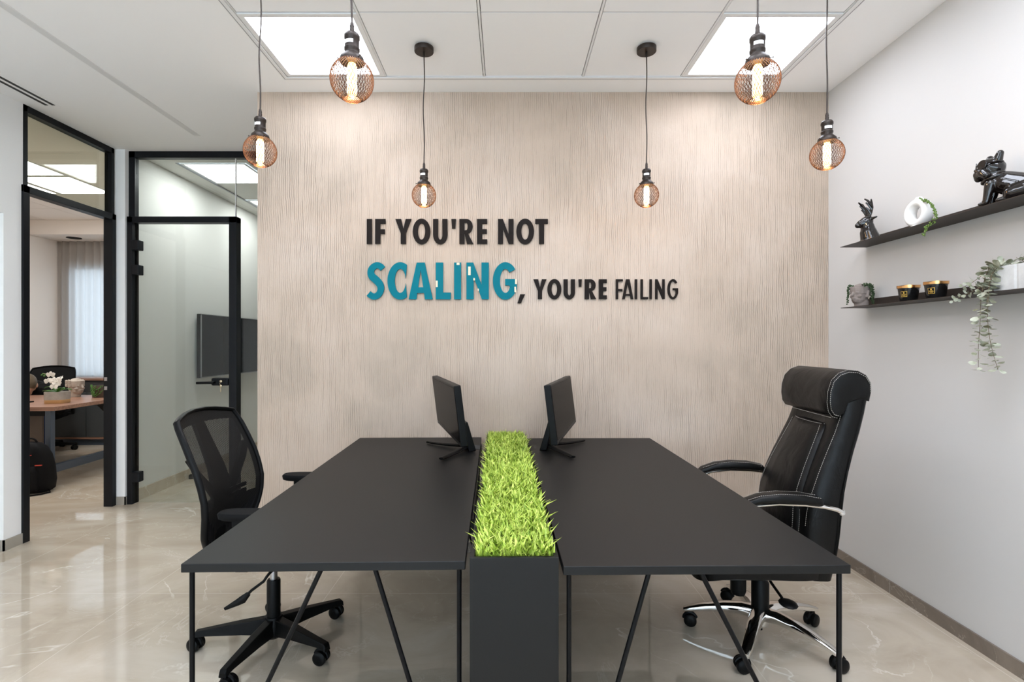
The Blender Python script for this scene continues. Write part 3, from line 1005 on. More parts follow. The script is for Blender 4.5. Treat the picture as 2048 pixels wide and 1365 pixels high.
# ------------------------------------------------------------------ leather executive chair (faces -x)
def leather_chair(label, loc, rz, base_rot):
    o = thing('leather_executive_chair', label, 'office chair', loc, rz)
    b = MB().lathe([(0.030, 0.05), (0.040, 0.06), (0.042, 0.115), (0.034, 0.135)], (0, 0, 0), 24)
    b.build('base_hub', 'chrome', o, smooth=True)
    for k in range(5):
        a = base_rot + 2 * pi * k / 5
        d, s = V((cos(a), sin(a), 0)), V((-sin(a), cos(a), 0))
        rg = []
        for r, z, w, h in ((0.020, 0.108, 0.034, 0.030), (0.08, 0.118, 0.031, 0.026), (0.16, 0.113, 0.028, 0.021), (0.24, 0.098, 0.024, 0.017), (0.305, 0.081, 0.021, 0.013), (0.336, 0.071, 0.016, 0.010)):
            c = d * r + V((0, 0, z))
            ring = []
            for q in range(12):
                an = 2 * pi * q / 12
                ring.append(c + s * w * (abs(cos(an)) ** 0.7) * (1 if cos(an) > 0 else -1) + V((0, 0, h * (abs(sin(an)) ** 0.7) * (1 if sin(an) > 0 else -1))))
            rg.append(ring)
        lg = MB().rings(rg).build('leg', 'chrome', o, smooth=True)
        p = d * 0.318
        caster(lg, (p.x, p.y, 0.068), a + 0.9 + 2.2 * k)
    MB().lathe([(0.038, 0.125), (0.038, 0.25), (0.031, 0.26), (0.029, 0.36)], (0, 0, 0), 24).build('gas_column', 'black_plastic', o, smooth=True)
    MB().lathe([(0.010, 0.03), (0.010, 0.06)], (0, 0, 0), 12).build('column_foot', 'black_plastic', o, smooth=True)
    b = MB().box((-0.15, -0.085, 0.325), (0.14, 0.085, 0.375)).box((-0.085, -0.05, 0.290), (0.06, 0.05, 0.33))
    b.build('mechanism', 'black_plastic', o, bevel=0.015, bseg=3)
    MB().lathe([(0.028, 0.20), (0.034, 0.215), (0.034, 0.29), (0.028, 0.33)], (-0.105, -0.02, 0), 20).build('tension_knob', 'black_plastic', o, smooth=True)
    lv = MB().tube([(0.0, -0.05, 0.325), (0.0, -0.12, 0.30), (0.01, -0.20, 0.275)], 0.006, 8).build('lever', 'black_plastic', o, smooth=True)
    MB().sphere((0.02, -0.235, 0.268), (0.036, 0.045, 0.011)).build('paddle', 'black_plastic', lv, smooth=True)
    # seat cushion
    b = MB()
    rg = []
    for z, g in ((0.362, 0.90), (0.372, 0.98), (0.42, 1.0), (0.47, 1.0), (0.498, 0.96), (0.512, 0.84)):
        ring = []
        for k in range(44):
            a = 2 * pi * k / 44
            x = -0.075 + 0.275 * g * abs(cos(a)) ** 0.42 * (1 if cos(a) >= 0 else -1)
            y = 0.262 * g * abs(sin(a)) ** 0.42 * (1 if sin(a) >= 0 else -1)
            zz = z - 0.05 * max(0, (-x - 0.16) / 0.19) ** 2
            ring.append(V((x, y, zz)))
        rg.append(ring)
    b.rings(rg).build('seat', 'leather', o, smooth=True)
    # back shell: z, x_front, x_back, half width
    prof = [(0.365, 0.110, 0.215, 0.235), (0.45, 0.090, 0.232, 0.248), (0.55, 0.083, 0.242, 0.258), (0.66, 0.092, 0.250, 0.262), (0.74, 0.116, 0.262, 0.256),
            (0.82, 0.148, 0.282, 0.246), (0.90, 0.184, 0.306, 0.235), (0.98, 0.220, 0.332, 0.227), (1.06, 0.248, 0.352, 0.223), (1.12, 0.262, 0.363, 0.222), (1.17, 0.275, 0.360, 0.220), (1.195, 0.285, 0.345, 0.214)]
    b = MB()
    rg = []
    for z, xf, xb, w in prof:
        c, hx = (xf + xb) / 2, (xb - xf) / 2
        ring = []
        for k in range(36):
            a = 2 * pi * k / 36
            ca, sa = cos(a), sin(a)
            y = w * abs(sa) ** 0.45 * (1 if sa >= 0 else -1)
            x = c + hx * abs(ca) ** (0.38 if ca > 0 else 0.55) * (1 if ca >= 0 else -1)
            x -= 0.028 * (y / w) ** 2 * (0.5 - 0.5 * ca)          # shell wraps forward at the sides
            ring.append(V((x, y, z)))
        rg.append(ring)
    bk = b.rings(rg).build('backrest', 'leather', o, smooth=True, angle=60)

    def front(z):
        for i in range(len(prof) - 1):
            if z <= prof[i + 1][0]:
                q = max(0, (z - prof[i][0]) / (prof[i + 1][0] - prof[i][0]))
                return tuple(prof[i][j] + (prof[i + 1][j] - prof[i][j]) * q for j in (1, 2, 3))
        return prof[-1][1:]
    # raised lumbar panel, narrower at the top
    b = MB()
    rg = []
    NP = 9
    zs = [0.47 + (1.005 - 0.47) * i / NP for i in range(NP + 1)]

    def hw(z):
        return 0.205 - 0.065 * max(0, (z - 0.6) / 0.4) ** 1.1
    for z in zs:
        xf, xb, w = front(z)
        h = hw(z)
        e = 0.65 if z in (zs[0], zs[-1]) else 1.0
        rg.append([V((xf + 0.020, -h, z)), V((xf - 0.004 * e, -h * 0.99, z)), V((xf - 0.024 * e, -h * 0.90, z)), V((xf - 0.032 * e, -h * 0.45, z)), V((xf - 0.034 * e, 0, z)),
                   V((xf - 0.032 * e, h * 0.45, z)), V((xf - 0.024 * e, h * 0.90, z)), V((xf - 0.004 * e, h * 0.99, z)), V((xf + 0.020, h, z))])
    b.rings(rg)
    pn = b.build('back_panel', 'leather', o, smooth=True, angle=70)

    def stitched(name, pts, parent, r=0.0009, step=0.0085, dash=0.005):
        """a row of dashes along a polyline"""
        b = MB()
        pts = [V(p) for p in pts]
        acc = 0.0
        for p, q in zip(pts, pts[1:]):
            L = (q - p).length
            d = (q - p).normalized()
            s = -acc
            while s < L:
                a, e = max(s, 0), min(s + dash, L)
                if e > a:
                    b.tube([p + d * a, p + d * e], r, 4)
                s += step
            acc = (L + acc) % step
        return b.build(name, 'stitch', parent)
    # seams: pairs of pale stitching down the panel edges and across its top
    for s in (-1, 1):
        for ins in (0.985, 0.895):
            pts = []
            for i in range(25):
                z = 0.475 + (0.998 - 0.475) * i / 24
                xf = front(z)[0]
                pts.append(V((xf - (0.007 if ins > 0.95 else 0.0262), s * hw(z) * ins, z)))
            stitched('stitching', pts, pn)
    z = 1.000
    xf = front(z)[0]
    stitched('stitching', [V((xf - 0.006 - 0.026 * (1 - abs(q) ** 3), hw(z) * q, z + 0.002)) for q in [-0.95 + 1.9 * k / 16 for k in range(17)]], pn)
    for s in (-1, 1):
        pts = []
        for i in range(30):
            z = 0.60 + (1.15 - 0.60) * i / 29
            xf, xb, w = front(z)
            pts.append(V((xf + 0.020 - 0.028, s * (w * 0.965 + 0.003), z)))
        stitched('stitching', pts, bk)
    # head roll that folds over the top
    b = MB()
    sec = [(0.350, 1.110), (0.358, 1.150), (0.356, 1.188), (0.338, 1.219), (0.306, 1.237), (0.266, 1.240), (0.229, 1.226), (0.201, 1.196), (0.187, 1.150), (0.184, 1.105), (0.189, 1.068), (0.203, 1.046), (0.225, 1.040), (0.244, 1.055), (0.262, 1.10), (0.31, 1.12)]
    cxs, czs = sum(p[0] for p in sec) / len(sec), sum(p[1] for p in sec) / len(sec)
    rg = []
    for y, g in ((-0.226, 0.80), (-0.224, 0.93), (-0.214, 0.99), (-0.12, 1.0), (0.0, 1.0), (0.12, 1.0), (0.214, 0.99), (0.224, 0.93), (0.226, 0.80)):
        bow = -0.010 * (1 - (y / 0.226) ** 2)
        rg.append([V((cxs + (x - cxs) * g + bow * -1, y, czs + (z - czs) * g)) for x, z in sec])
    b.rings(rg)
    hd = b.build('headrest', 'leather', o, smooth=True, angle=70)
    for s in (-1, 1):
        for yy, g in ((0.216, 0.994), (0.226, 0.90)):
            pts = [V((cxs + (x - cxs) * (g + 0.012), s * yy, czs + (z - czs) * (g + 0.012))) for x, z in sec[1:13]]
            fine = []
            for p, q in zip(pts, pts[1:]):
                fine += [p.lerp(q, k / 3) for k in range(3)]
            stitched('stitching', fine + [pts[-1]], hd)
    stitched('stitching', [V((0.202, q * 0.21, 1.0405)) for q in [-1 + 2 * k / 10 for k in range(11)]], hd)
    # edge piping along the back shell
    for s in (-1, 1):
        pts = []
        for i in range(22):
            z = 0.42 + (1.17 - 0.42) * i / 21
            xf, xb, w = front(z)
            pts.append(V((xb - 0.034, s * (w * 0.992), z)))
        MB().tube(pts, 0.004, 6).build('piping', 'leather', bk, smooth=True)
    # arms: chrome bow with a padded top
    for s in (-1, 1):
        y = 0.283 * s
        bow = [(0.206, 0.668), (0.185, 0.680), (0.14, 0.690), (0.06, 0.698), (-0.04, 0.699), (-0.13, 0.688), (-0.20, 0.662), (-0.245, 0.615), (-0.25, 0.55), (-0.215, 0.46), (-0.14, 0.405), (-0.05, 0.385)]
        am = MB().tube([V((x, y if i < 9 else y - s * 0.03 * (i - 8), z)) for i, (x, z) in enumerate(bow)], 0.0135, 10, sy=0.75, up=(0, 1, 0)).build('arm', 'chrome', o, smooth=True)
        MB().lathe([(0.012, -0.008), (0.0125, 0.004), (0.009, 0.008)], (0.206, y, 0.668), 16, axis=(0, s, 0)).build('arm_bolt', 'chrome', am, smooth=True)
        rg = []
        for x, z, w, h in ((0.125, 0.708, 0.026, 0.010), (0.115, 0.712, 0.033, 0.018), (0.05, 0.722, 0.036, 0.021), (-0.04, 0.724, 0.036, 0.021), (-0.12, 0.715, 0.035, 0.020), (-0.185, 0.692, 0.032, 0.018), (-0.215, 0.668, 0.024, 0.010)):
            tl = V((0.3 if x < -0.1 else 0, 0, 1)).normalized()
            rg.append([V((x, y, z)) + V((0, 1, 0)) * w * abs(cos(a)) ** 0.6 * (1 if cos(a) > 0 else -1) + tl * h * abs(sin(a)) ** 0.7 * (1 if sin(a) > 0 else -1) for a in [2 * pi * k / 20 for k in range(20)]])
        pd = MB().rings(rg).build('arm_pad', 'leather', am, smooth=True)
        for off in (-0.024, 0.024):
            stitched('stitching', [V((x, y + off, z + 0.0195)) for x, z in ((0.115, 0.710), (0.05, 0.721), (-0.04, 0.723), (-0.12, 0.713), (-0.185, 0.690))], pd)
    return o


leather_chair('black leather executive chair with pale stitching and chrome base at the right desk', (1.172, 2.364, 0), R(-5), R(90 + 5))


# ------------------------------------------------------------------ pendant lamps
def cage_mesh():
    b = MB()
    rr, top, bot = 0.066, R(32), R(180 - 24)
    n = 38
    r0 = 0.00082
    for sgn in (-1, 1):
        for k in range(n):
            pts = []
            for i in range(15):
                th = top + (bot - top) * i / 14
                ph = 2 * pi * k / n + sgn * 1.15 * i / 14
                pts.append(V((rr * sin(th) * cos(ph), rr * sin(th) * sin(ph), rr * cos(th))))
            b.tube(pts, r0, 4, cap=False)
    zb, rb = rr * cos(bot), rr * sin(bot)
    for z, r, q in ((zb, rb, 0.0012), (rr * cos(top), rr * sin(top), 0.001)):
        b.tube([V((r * cos(2 * pi * k / 28), r * sin(2 * pi * k / 28), z)) for k in range(29)], q, 5, cap=False, up=(0, 0, 1))
    for k in range(-5, 6):
        x = rb * k / 6
        h = math.sqrt(rb * rb - x * x)
        for sg in (-1, 1):
            q = M.Rotation(sg * 0.6, 3, 'Z')
            b.tube([q @ V((x, -h, zb)), q @ V((x, h, zb))], r0, 4)
    return b


cage_proto = None


def pendant(label, x, y, zc, canopy_label=None):
    global cage_proto
    o = thing('pendant_lamp', label, 'pendant lamp', (x, y, zc), 0, 'pendant lamps over the desks')
    top = ZC - zc
    b = MB().lathe([(0.051, top - 0.024), (0.0525, top - 0.022), (0.0525, top)], (0, 0, 0), 32)
    cn = b.build('canopy', 'socket', o, smooth=True)
    MB().lathe([(0.006, top - 0.050), (0.006, top - 0.022)], (0, 0, 0), 12).build('cord_grip', 'socket', cn, smooth=True)
    zs = 0.056
    prof = [(0.036, zs - 0.004), (0.037, zs + 0.004), (0.035, zs + 0.012), (0.026, zs + 0.021), (0.0215, zs + 0.026), (0.0215, zs + 0.032), (0.0235, zs + 0.035), (0.0235, zs + 0.041),
            (0.0215, zs + 0.043), (0.0215, zs + 0.068), (0.0238, zs + 0.071), (0.0238, zs + 0.080), (0.020, zs + 0.086), (0.008, zs + 0.090)]
    sk = MB().lathe(prof, (0, 0, 0), 28).build('socket', 'socket', o, smooth=True)
    MB().lathe([(0.0065, zs + 0.088), (0.0075, zs + 0.100), (0.0062, zs + 0.106), (0.0072, zs + 0.110), (0.0045, zs + 0.122)], (0, 0, 0), 14).build('strain_relief', 'socket', sk, smooth=True)
    for a in (R(200), R(320), R(80)):
        MB().tube([(0.034 * cos(a), 0.034 * sin(a), zs + 0.004), (0.043 * cos(a), 0.043 * sin(a), zs + 0.004), (0.0431 * cos(a), 0.0431 * sin(a), zs + 0.004), (0.0455 * cos(a), 0.0455 * sin(a), zs + 0.004)], [0.0014, 0.0014, 0.0032, 0.0032], 8).build('screw', 'socket', sk, smooth=True)
    vs = [V((0.0219 * cos(a), 0.0219 * sin(a), z)) for z in (zs + 0.050, zs + 0.061) for a in [R(215 + 10 * k) for k in range(9)]]
    MB().add(vs, [(k, k + 1, k + 10, k + 9) for k in range(8)]).build('sticker', 'sticker', sk)
    rnd = random.Random(int(x * 1000))
    ph = rnd.uniform(0, 6)
    z0, z1 = zs + 0.118, top - 0.03
    pts = []
    for k in range(25):
        q = k / 24
        w_ = 0.0042 * sin(pi * q) * sin(q * 9 + ph)
        pts.append(V((w_, w_ * 0.5, z0 + (z1 - z0) * q)))
    MB().tube(pts, 0.0031, 8).build('cord', 'socket', o, smooth=True)
    if cage_proto is None:
        cage_proto = cage_mesh().build('cage', 'cage_wire', o)
    else:
        c = cage_proto.copy()
        COL.objects.link(c)
        c.parent = o
    bl = MB().lathe([(0.010, -0.050), (0.0135, -0.046), (0.0135, 0.042), (0.011, 0.050)], (0, 0, 0), 20).build('bulb', 'bulb', o, smooth=True)
    b = MB()
    for k in range(9):
        a = 2 * pi * k / 9
        b.tube([V((0.0140 * cos(a + 1.4 * i / 9), 0.0140 * sin(a + 1.4 * i / 9), -0.044 + 0.084 * i / 9)) for i in range(10)], 0.0009, 4)
    b.build('filament', 'filament', bl)
    ld = bpy.data.lights.new('bulb_light', 'POINT')
    ld.energy = 0.9
    ld.color = (1.0, 0.62, 0.30)
    ld.shadow_soft_size = 0.015
    lo = bpy.data.objects.new('bulb_light', ld)
    lo.location = (0, 0, -0.058)
    lo.parent = o
    COL.objects.link(lo)


ZP = EYE + 0.812
for lab, px, py, Y in (
        ('pendant lamp hanging nearest the feature wall above the word IF, its round canopy in view', 848, 391, 2.81),
        ('pendant lamp hanging nearest the feature wall above the word FAILING, its round canopy in view', 1293, 391, 2.81),
        ('pendant lamp with a wire globe hanging before the glass partition edge', 520.5, 303, 2.17),
        ('pendant lamp with a wire globe hanging in front of the left ceiling light panel', 704, 160, 1.585),
        ('pendant lamp with a wire globe hanging in front of the right ceiling light panel', 1515, 163, 1.593),
        ('pendant lamp with a wire globe hanging at the corner by the right wall', 1654, 309, 2.20)):
    p = onY(px, py, Y)
    pendant(lab, p.x, Y, p.z)

# ------------------------------------------------------------------ raised letters on the feature wall
def arc(cx, cy, rx, ry, a0, a1, n=20):
    return [(cx + rx * cos(R(a0 + (a1 - a0) * k / n)), cy + ry * sin(R(a0 + (a1 - a0) * k / n))) for k in range(n + 1)]


def glyph(ch, w, h, t):
    tv_ = t * 0.92
    if ch == 'I':
        return [[(0, 0), (w, 0), (w, h), (0, h)]]
    if ch == "'":
        return [[(w * 0.14, 0), (w * 0.86, 0), (w, h), (0, h)]]
    if ch == ',':
        return [[(0, 0), (w * 0.45, 0), (w, h), (w * 0.36, h)]]
    if ch == 'F':
        return [[(0, 0), (t, 0), (t, h * 0.40), (w * 0.94, h * 0.40), (w * 0.94, h * 0.40 + tv_), (t, h * 0.40 + tv_), (t, h - tv_), (w, h - tv_), (w, h), (0, h)]]
    if ch == 'E':
        return [[(0, 0), (w, 0), (w, tv_), (t, tv_), (t, h * 0.5 - tv_ / 2), (w * 0.95, h * 0.5 - tv_ / 2), (w * 0.95, h * 0.5 + tv_ / 2), (t, h * 0.5 + tv_ / 2), (t, h - tv_), (w, h - tv_), (w, h), (0, h)]]
    if ch == 'L':
        return [[(0, 0), (w, 0), (w, tv_), (t, tv_), (t, h), (0, h)]]
    if ch == 'T':
        c = w / 2
        return [[(c - t / 2, 0), (c + t / 2, 0), (c + t / 2, h - tv_), (w, h - tv_), (w, h), (0, h), (0, h - tv_), (c - t / 2, h - tv_)]]
    if ch == 'Y':
        c = w / 2
        return [[(c - t / 2, 0), (c + t / 2, 0), (c + t / 2, h * 0.42), (w, h), (w - t * 1.12, h), (c, h * 0.60), (t * 1.12, h), (0, h), (c - t / 2, h * 0.42)]]
    if ch == 'N':
        return [[(0, 0), (t, 0), (t, h * 0.60), (w - t * 0.95, 0), (w, 0), (w, h), (w - t, h), (w - t, h * 0.40), (t * 0.95, h), (0, h)]]
    if ch == 'A':
        c = w / 2
        k = t * 1.06
        a = max(t * 0.55, w * 0.16)
        def xi(y):
            return (c - a * 0.0) * 0 + k + (c - k) * (y / (h * (1 - 0.18)))
        yb, yt = h * 0.17, h * 0.17 + tv_ * 0.85
        inner0 = k + (c - k) * yb / (h * 0.80)
        inner1 = k + (c - k) * yt / (h * 0.80)
        return [[(0, 0), (k, 0), (inner0, yb), (w - inner0, yb), (w - k, 0), (w, 0), (c + a, h), (c - a, h)], [(inner1, yt), (w - inner1, yt), (c, h * 0.80)]]
    if ch == 'O':
        return [arc(w / 2, h / 2, w / 2, h / 2 * 1.03, 0, 360, 40)[:-1], arc(w / 2, h / 2, w / 2 - t * 1.02, h / 2 * 1.03 - tv_, 0, 360, 40)[:-1]]
    if ch == 'U':
        r = w / 2
        ry = h * 0.36
        o_ = [(0, h)] + arc(r, ry, r, ry * 1.04, 180, 360, 20) + [(w, h), (w - t, h)] + arc(r, ry, r - t, ry * 1.04 - tv_, 360, 180, 20) + [(t, h)]
        return [o_]
    if ch == 'R':
        yb = h * 0.40
        ry = (h - yb) / 2
        bw = w * 0.95
        o_ = [(0, 0), (t, 0), (t, h * 0.42), (w - t * 1.25, 0), (w, 0), (w * 0.60, h * 0.435)] + arc(bw - ry * 0.85, h - ry, ry * 0.85, ry, -62, 90, 16) + [(0, h)]
        i_ = [(t, yb + tv_ * 0.75)] + arc(bw - ry * 0.85, h - ry, max(ry * 0.85 - t, w * 0.04), ry - tv_ * 0.82, -90, 90, 14) + [(t, h - tv_ * 0.82)]
        return [o_, i_]
    if ch == 'C':
        rx = w * 0.66
        a = math.degrees(math.acos((w - rx) / rx))
        ia = math.degrees(math.acos(min(0.98, (w - rx) / (rx - t))))
        return [arc(rx, h / 2, rx, h / 2 * 1.02, a, 360 - a, 30) + arc(rx, h / 2, rx - t, h / 2 * 1.02 - tv_, 360 - ia, ia, 30)]
    if ch == 'G':
        rx = w * 0.52
        cxg = rx
        ym = h * 0.55
        o_ = arc(cxg, h / 2, rx, h / 2 * 1.02, 38, 337, 34) + [(w, h * 0.42), (w, ym), (cxg * 0.98, ym), (cxg * 0.98, ym - tv_ * 0.95), (w - t * 1.05, ym - tv_ * 0.95)]
        i_ = arc(cxg, h / 2, rx - t * 0.98, h / 2 * 1.02 - tv_, 328, 44, 30)
        return [o_ + i_]
    if ch == 'S':
        c = [(0.93, 0.86), (0.80, 0.93), (0.62, 0.965), (0.42, 0.94), (0.24, 0.85), (0.20, 0.73), (0.28, 0.63), (0.48, 0.545), (0.66, 0.455), (0.79, 0.35), (0.80, 0.22), (0.66, 0.09), (0.44, 0.035), (0.24, 0.055), (0.06, 0.125)]
        pts = [V((x * w, y * h, 0)) for x, y in c]
        fine = []
        for i in range(len(pts) - 1):
            p0, p1, p2, p3 = pts[max(i - 1, 0)], pts[i], pts[i + 1], pts[min(i + 2, len(pts) - 1)]
            for k in range(4):
                q = k / 4
                fine.append(0.5 * ((2 * p1) + (p2 - p0) * q + (2 * p0 - 5 * p1 + 4 * p2 - p3) * q * q + (3 * p1 - p0 - 3 * p2 + p3) * q ** 3))
        fine.append(pts[-1])
        L, Rr = [], []
        n = len(fine)
        for i, p in enumerate(fine):
            d = (fine[min(i + 1, n - 1)] - fine[max(i - 1, 0)]).normalized()
            nn = V((-d.y, d.x, 0))
            q = i / (n - 1)
            hw_ = t * 0.5 * (0.92 + 0.22 * math.exp(-((q - 0.5) / 0.2) ** 2))
            L.append(p + nn * hw_)
            Rr.append(p - nn * hw_)
        out = L + Rr[::-1]
        x0, x1 = min(p.x for p in out), max(p.x for p in out)
        y0, y1 = min(p.y for p in out), max(p.y for p in out)
        out = [((p.x - x0) / (x1 - x0) * w, (p.y - y0) / (y1 - y0) * h * 1.02 - 0.01 * h) for p in out]
        return [out]


def letter(ch, x0, x1, y0, y1, tpx, m, label):
    YL = YB - 0.013
    s = YL / F
    w, h, t = (x1 - x0) * s, (y1 - y0) * s, tpx * s
    cu = bpy.data.curves.new('glyph', 'CURVE')
    cu.dimensions = '2D'
    cu.fill_mode = 'BOTH'
    cu.extrude = 0.005
    for poly in glyph(ch, w, h, t):
        sp = cu.splines.new('POLY')
        sp.points.add(len(poly) - 1)
        for q, (x, y) in zip(sp.points, poly):
            q.co = (x, y, 0, 1)
        sp.use_cyclic_u = True
    tmp = bpy.data.objects.new('glyph', cu)
    me = bpy.data.meshes.new_from_object(tmp)
    me.name = 'quote_letter'
    bpy.data.objects.remove(tmp)
    me.materials.clear()
    me.materials.append(MATS[m])
    o = bpy.data.objects.new('quote_letter', me)
    COL.objects.link(o)
    p = onY(x0, y1, YL)
    o.location = (p.x, YL + 0.004, p.z)
    o.rotation_euler = (pi / 2, 0, 0)
    return tag(o, label, 'wall letter', 'raised letters of the quote on the feature wall')


K = 2.9257
def zx(v):
    return 700 + v / K
def zy(v):
    return 400 + v / K


ROWS = [
    ('top line of the wall quote', 'letter_black', 10.2, 112, 258,
     [('I', 98, 128, 'IF'), ('F', 147, 207, 'IF'), ('Y', 265, 359, "YOU'RE"), ('O', 367, 470, "YOU'RE"), ('U', 486, 570, "YOU'RE"), ("'", 593, 620, "YOU'RE"), ('R', 640, 722, "YOU'RE"), ('E', 743, 803, "YOU'RE"),
      ('N', 866, 957, 'NOT'), ('O', 973, 1077, 'NOT'), ('T', 1084, 1158, 'NOT')]),
    ('bottom line of the wall quote', 'letter_teal', 14.6, 367, 582,
     [('S', 97, 205, 'SCALING'), ('C', 219, 333, 'SCALING'), ('A', 343, 484, 'SCALING'), ('L', 502, 590, 'SCALING'), ('I', 609, 650, 'SCALING'), ('N', 681, 812, 'SCALING'), ('G', 836, 977, 'SCALING')]),
    ('bottom line of the wall quote', 'letter_black', 8.4, 465, 581,
     [(',', 980, 1025, 'SCALING'), ('Y', 1073, 1150, "YOU'RE"), ('O', 1155, 1237, "YOU'RE"), ('U', 1250, 1317, "YOU'RE"), ("'", 1337, 1357, "YOU'RE"), ('R', 1374, 1441, "YOU'RE"), ('E', 1457, 1503, "YOU'RE")]),
    ('bottom line of the wall quote', 'letter_black', 4.6, 465, 581,
     [('F', 1556, 1597, 'FAILING'), ('A', 1594, 1658, 'FAILING'), ('I', 1668, 1681, 'FAILING'), ('L', 1701, 1745, 'FAILING'), ('I', 1754, 1767, 'FAILING'), ('N', 1787, 1842, 'FAILING'), ('G', 1859, 1920, 'FAILING')]),
]
for row, m, tpx, y0, y1, items in ROWS:
    seen = {}
    for ch, a, c, word in items:
        ya, yb = y0, y1
        if ch == "'":
            yb = y0 + (y1 - y0) * 0.385
        if ch == ',':
            ya, yb = 553, 605
        col = 'teal' if m == 'letter_teal' else 'black'
        kind = {"'": 'apostrophe', ',': 'comma'}.get(ch, 'letter ' + ch)
        seen[(ch, word)] = seen.get((ch, word), 0) + 1
        if ch == ',':
            lab = 'black raised comma after the teal word SCALING on the wall'
        elif ch == 'I' and word == 'FAILING':
            lab = 'thin black raised letter I ' + ('right after the A' if seen[(ch, word)] == 1 else 'right before the N') + ' of FAILING on the wall'
        else:
            thin = 'thin ' if word == 'FAILING' else ''
            lab = f'{thin}{col} raised {kind} in {word}, {row}'
        o = letter(ch, zx(a), zx(c), zy(ya), zy(yb), tpx, m, lab)
        # small flat cream strips on the teal letters
        pale_strips = {('L', 'SCALING'): [(502, 473, 513, 511)], ('I', 'SCALING'): [(624, 368, 641, 381)], ('N', 'SCALING'): [(691, 391, 706, 441), (722, 458, 731, 472), (747, 520, 754, 534)], ('G', 'SCALING'): [(966, 464, 977, 493), (962, 509, 971, 541)]}
        for (u0, v0, u1, v1) in pale_strips.get((ch, word), []):
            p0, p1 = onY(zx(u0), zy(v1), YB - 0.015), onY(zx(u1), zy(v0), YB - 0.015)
            tp = MB(M.Rotation(-pi / 2, 4, 'X') @ M.Translation(-o.location)).box((p0.x, YB - 0.0155, p0.z), (p1.x, YB - 0.013, p1.z)).build('pale_strip', 'strip_cream', o)

# ------------------------------------------------------------------ wall shelves
SH = {}
for nm, py, Y1, lab in (('upper', 495.5, 2.957, 'upper dark metal wall shelf carrying the black animal figures'), ('lower', 617, 2.952, 'lower dark metal wall shelf carrying candles and planters')):
    z = EYE - (py - CY) / F * Y1
    SH[nm] = z
    Y0 = 1.55
    o = thing('wall_shelf', lab, 'shelf', (XR, Y1, z), 0, 'dark metal shelves on the right wall')
    MB().box((-0.152, Y0 - Y1, 0), (0, 0, 0.003)).build('shelf_plate', 'shelf_bronze', o)
    MB().box((-0.003, Y0 - Y1, 0.003), (0, 0, 0.052)).build('wall_flange', 'shelf_bronze', o)
ZU, ZL = SH['upper'] + 0.003, SH['lower'] + 0.003


def bead_strand(mb, pts, rb, rnd, gap=0.011, stem=None):
    pts = [V(p) for p in pts]
    if stem is not None:
        stem.tube(pts, 0.0011, 5)
    for p, q in zip(pts, pts[1:]):
        n = max(1, int((q - p).length / gap * 2))
        for k in range(n):
            c = p.lerp(q, k / n)
            a, e = rnd.uniform(0, 2 * pi), rnd.uniform(-0.5, 1.0)
            d = V((cos(a) * cos(e), sin(a) * cos(e), sin(e)))
            r = rb * rnd.uniform(0.8, 1.15)
            mb.sphere(c + d * rb * 1.5, (r, r, r * 1.25), 8, 6)


# deer bust ------------------------------------------------------
XS = 2.0
def shelf_pt(px, X=XS):
    return X * F / (px - CX)


yd = shelf_pt(1736, 1.99)
o = thing('deer_bust', 'glossy black ceramic deer bust with antlers at the far end of the upper shelf', 'figurine', (1.99, yd, ZU), R(-14))
b = MB()   # faces -x
for a, c, ra, rb in (((0.012, 0, 0.012), (0.002, 0, 0.05), 0.048, 0.041), ((0.002, 0, 0.05), (-0.002, 0, 0.085), 0.040, 0.032), ((-0.003, 0, 0.085), (-0.010, 0, 0.112), 0.031, 0.029),
                     ((-0.006, 0, 0.113), (-0.034, 0, 0.102), 0.031, 0.022), ((-0.034, 0, 0.100), (-0.050, 0, 0.094), 0.019, 0.014), ((0.008, 0, 0.124), (-0.022, 0, 0.120), 0.019, 0.016)):
    capsule(b, a, c, ra, rb, 14)
b.box((-0.040, -0.036, 0), (0.050, 0.036, 0.010))
for s in (-1, 1):
    capsule(b, (0.006, 0.020 * s, 0.124), (0.022, 0.048 * s, 0.128), 0.009, 0.005, 10)
    b.sphere((-0.030, 0.018 * s, 0.114), 0.006)
b.build('body', 'ceramic_black', o, remesh=0.0028, smoothit=4)
for s in (-1, 1):
    b = MB()
    P0 = V((-0.002, 0.012 * s, 0.130))
    A = [P0, P0 + V((0.006, 0.012 * s, 0.030)), P0 + V((0.006, 0.026 * s, 0.052)), P0 + V((0.0, 0.036 * s, 0.076)), P0 + V((-0.004, 0.042 * s, 0.094))]
    b.tube(A, [0.0095, 0.0088, 0.0078, 0.0062, 0.003], 8)
    for k, dv in ((0, V((-0.026, 0.004 * s, 0.026))), (1, V((-0.030, 0.0, 0.028))), (2, V((-0.030, -0.010 * s, 0.024)))):
        b.tube([A[k + 1] - V((0, 0, 0.012)), A[k + 1] + dv * 0.55, A[k + 1] + dv], [0.0066, 0.0058, 0.003], 8)
    b.build('antler', 'ceramic_black', o, smooth=True)

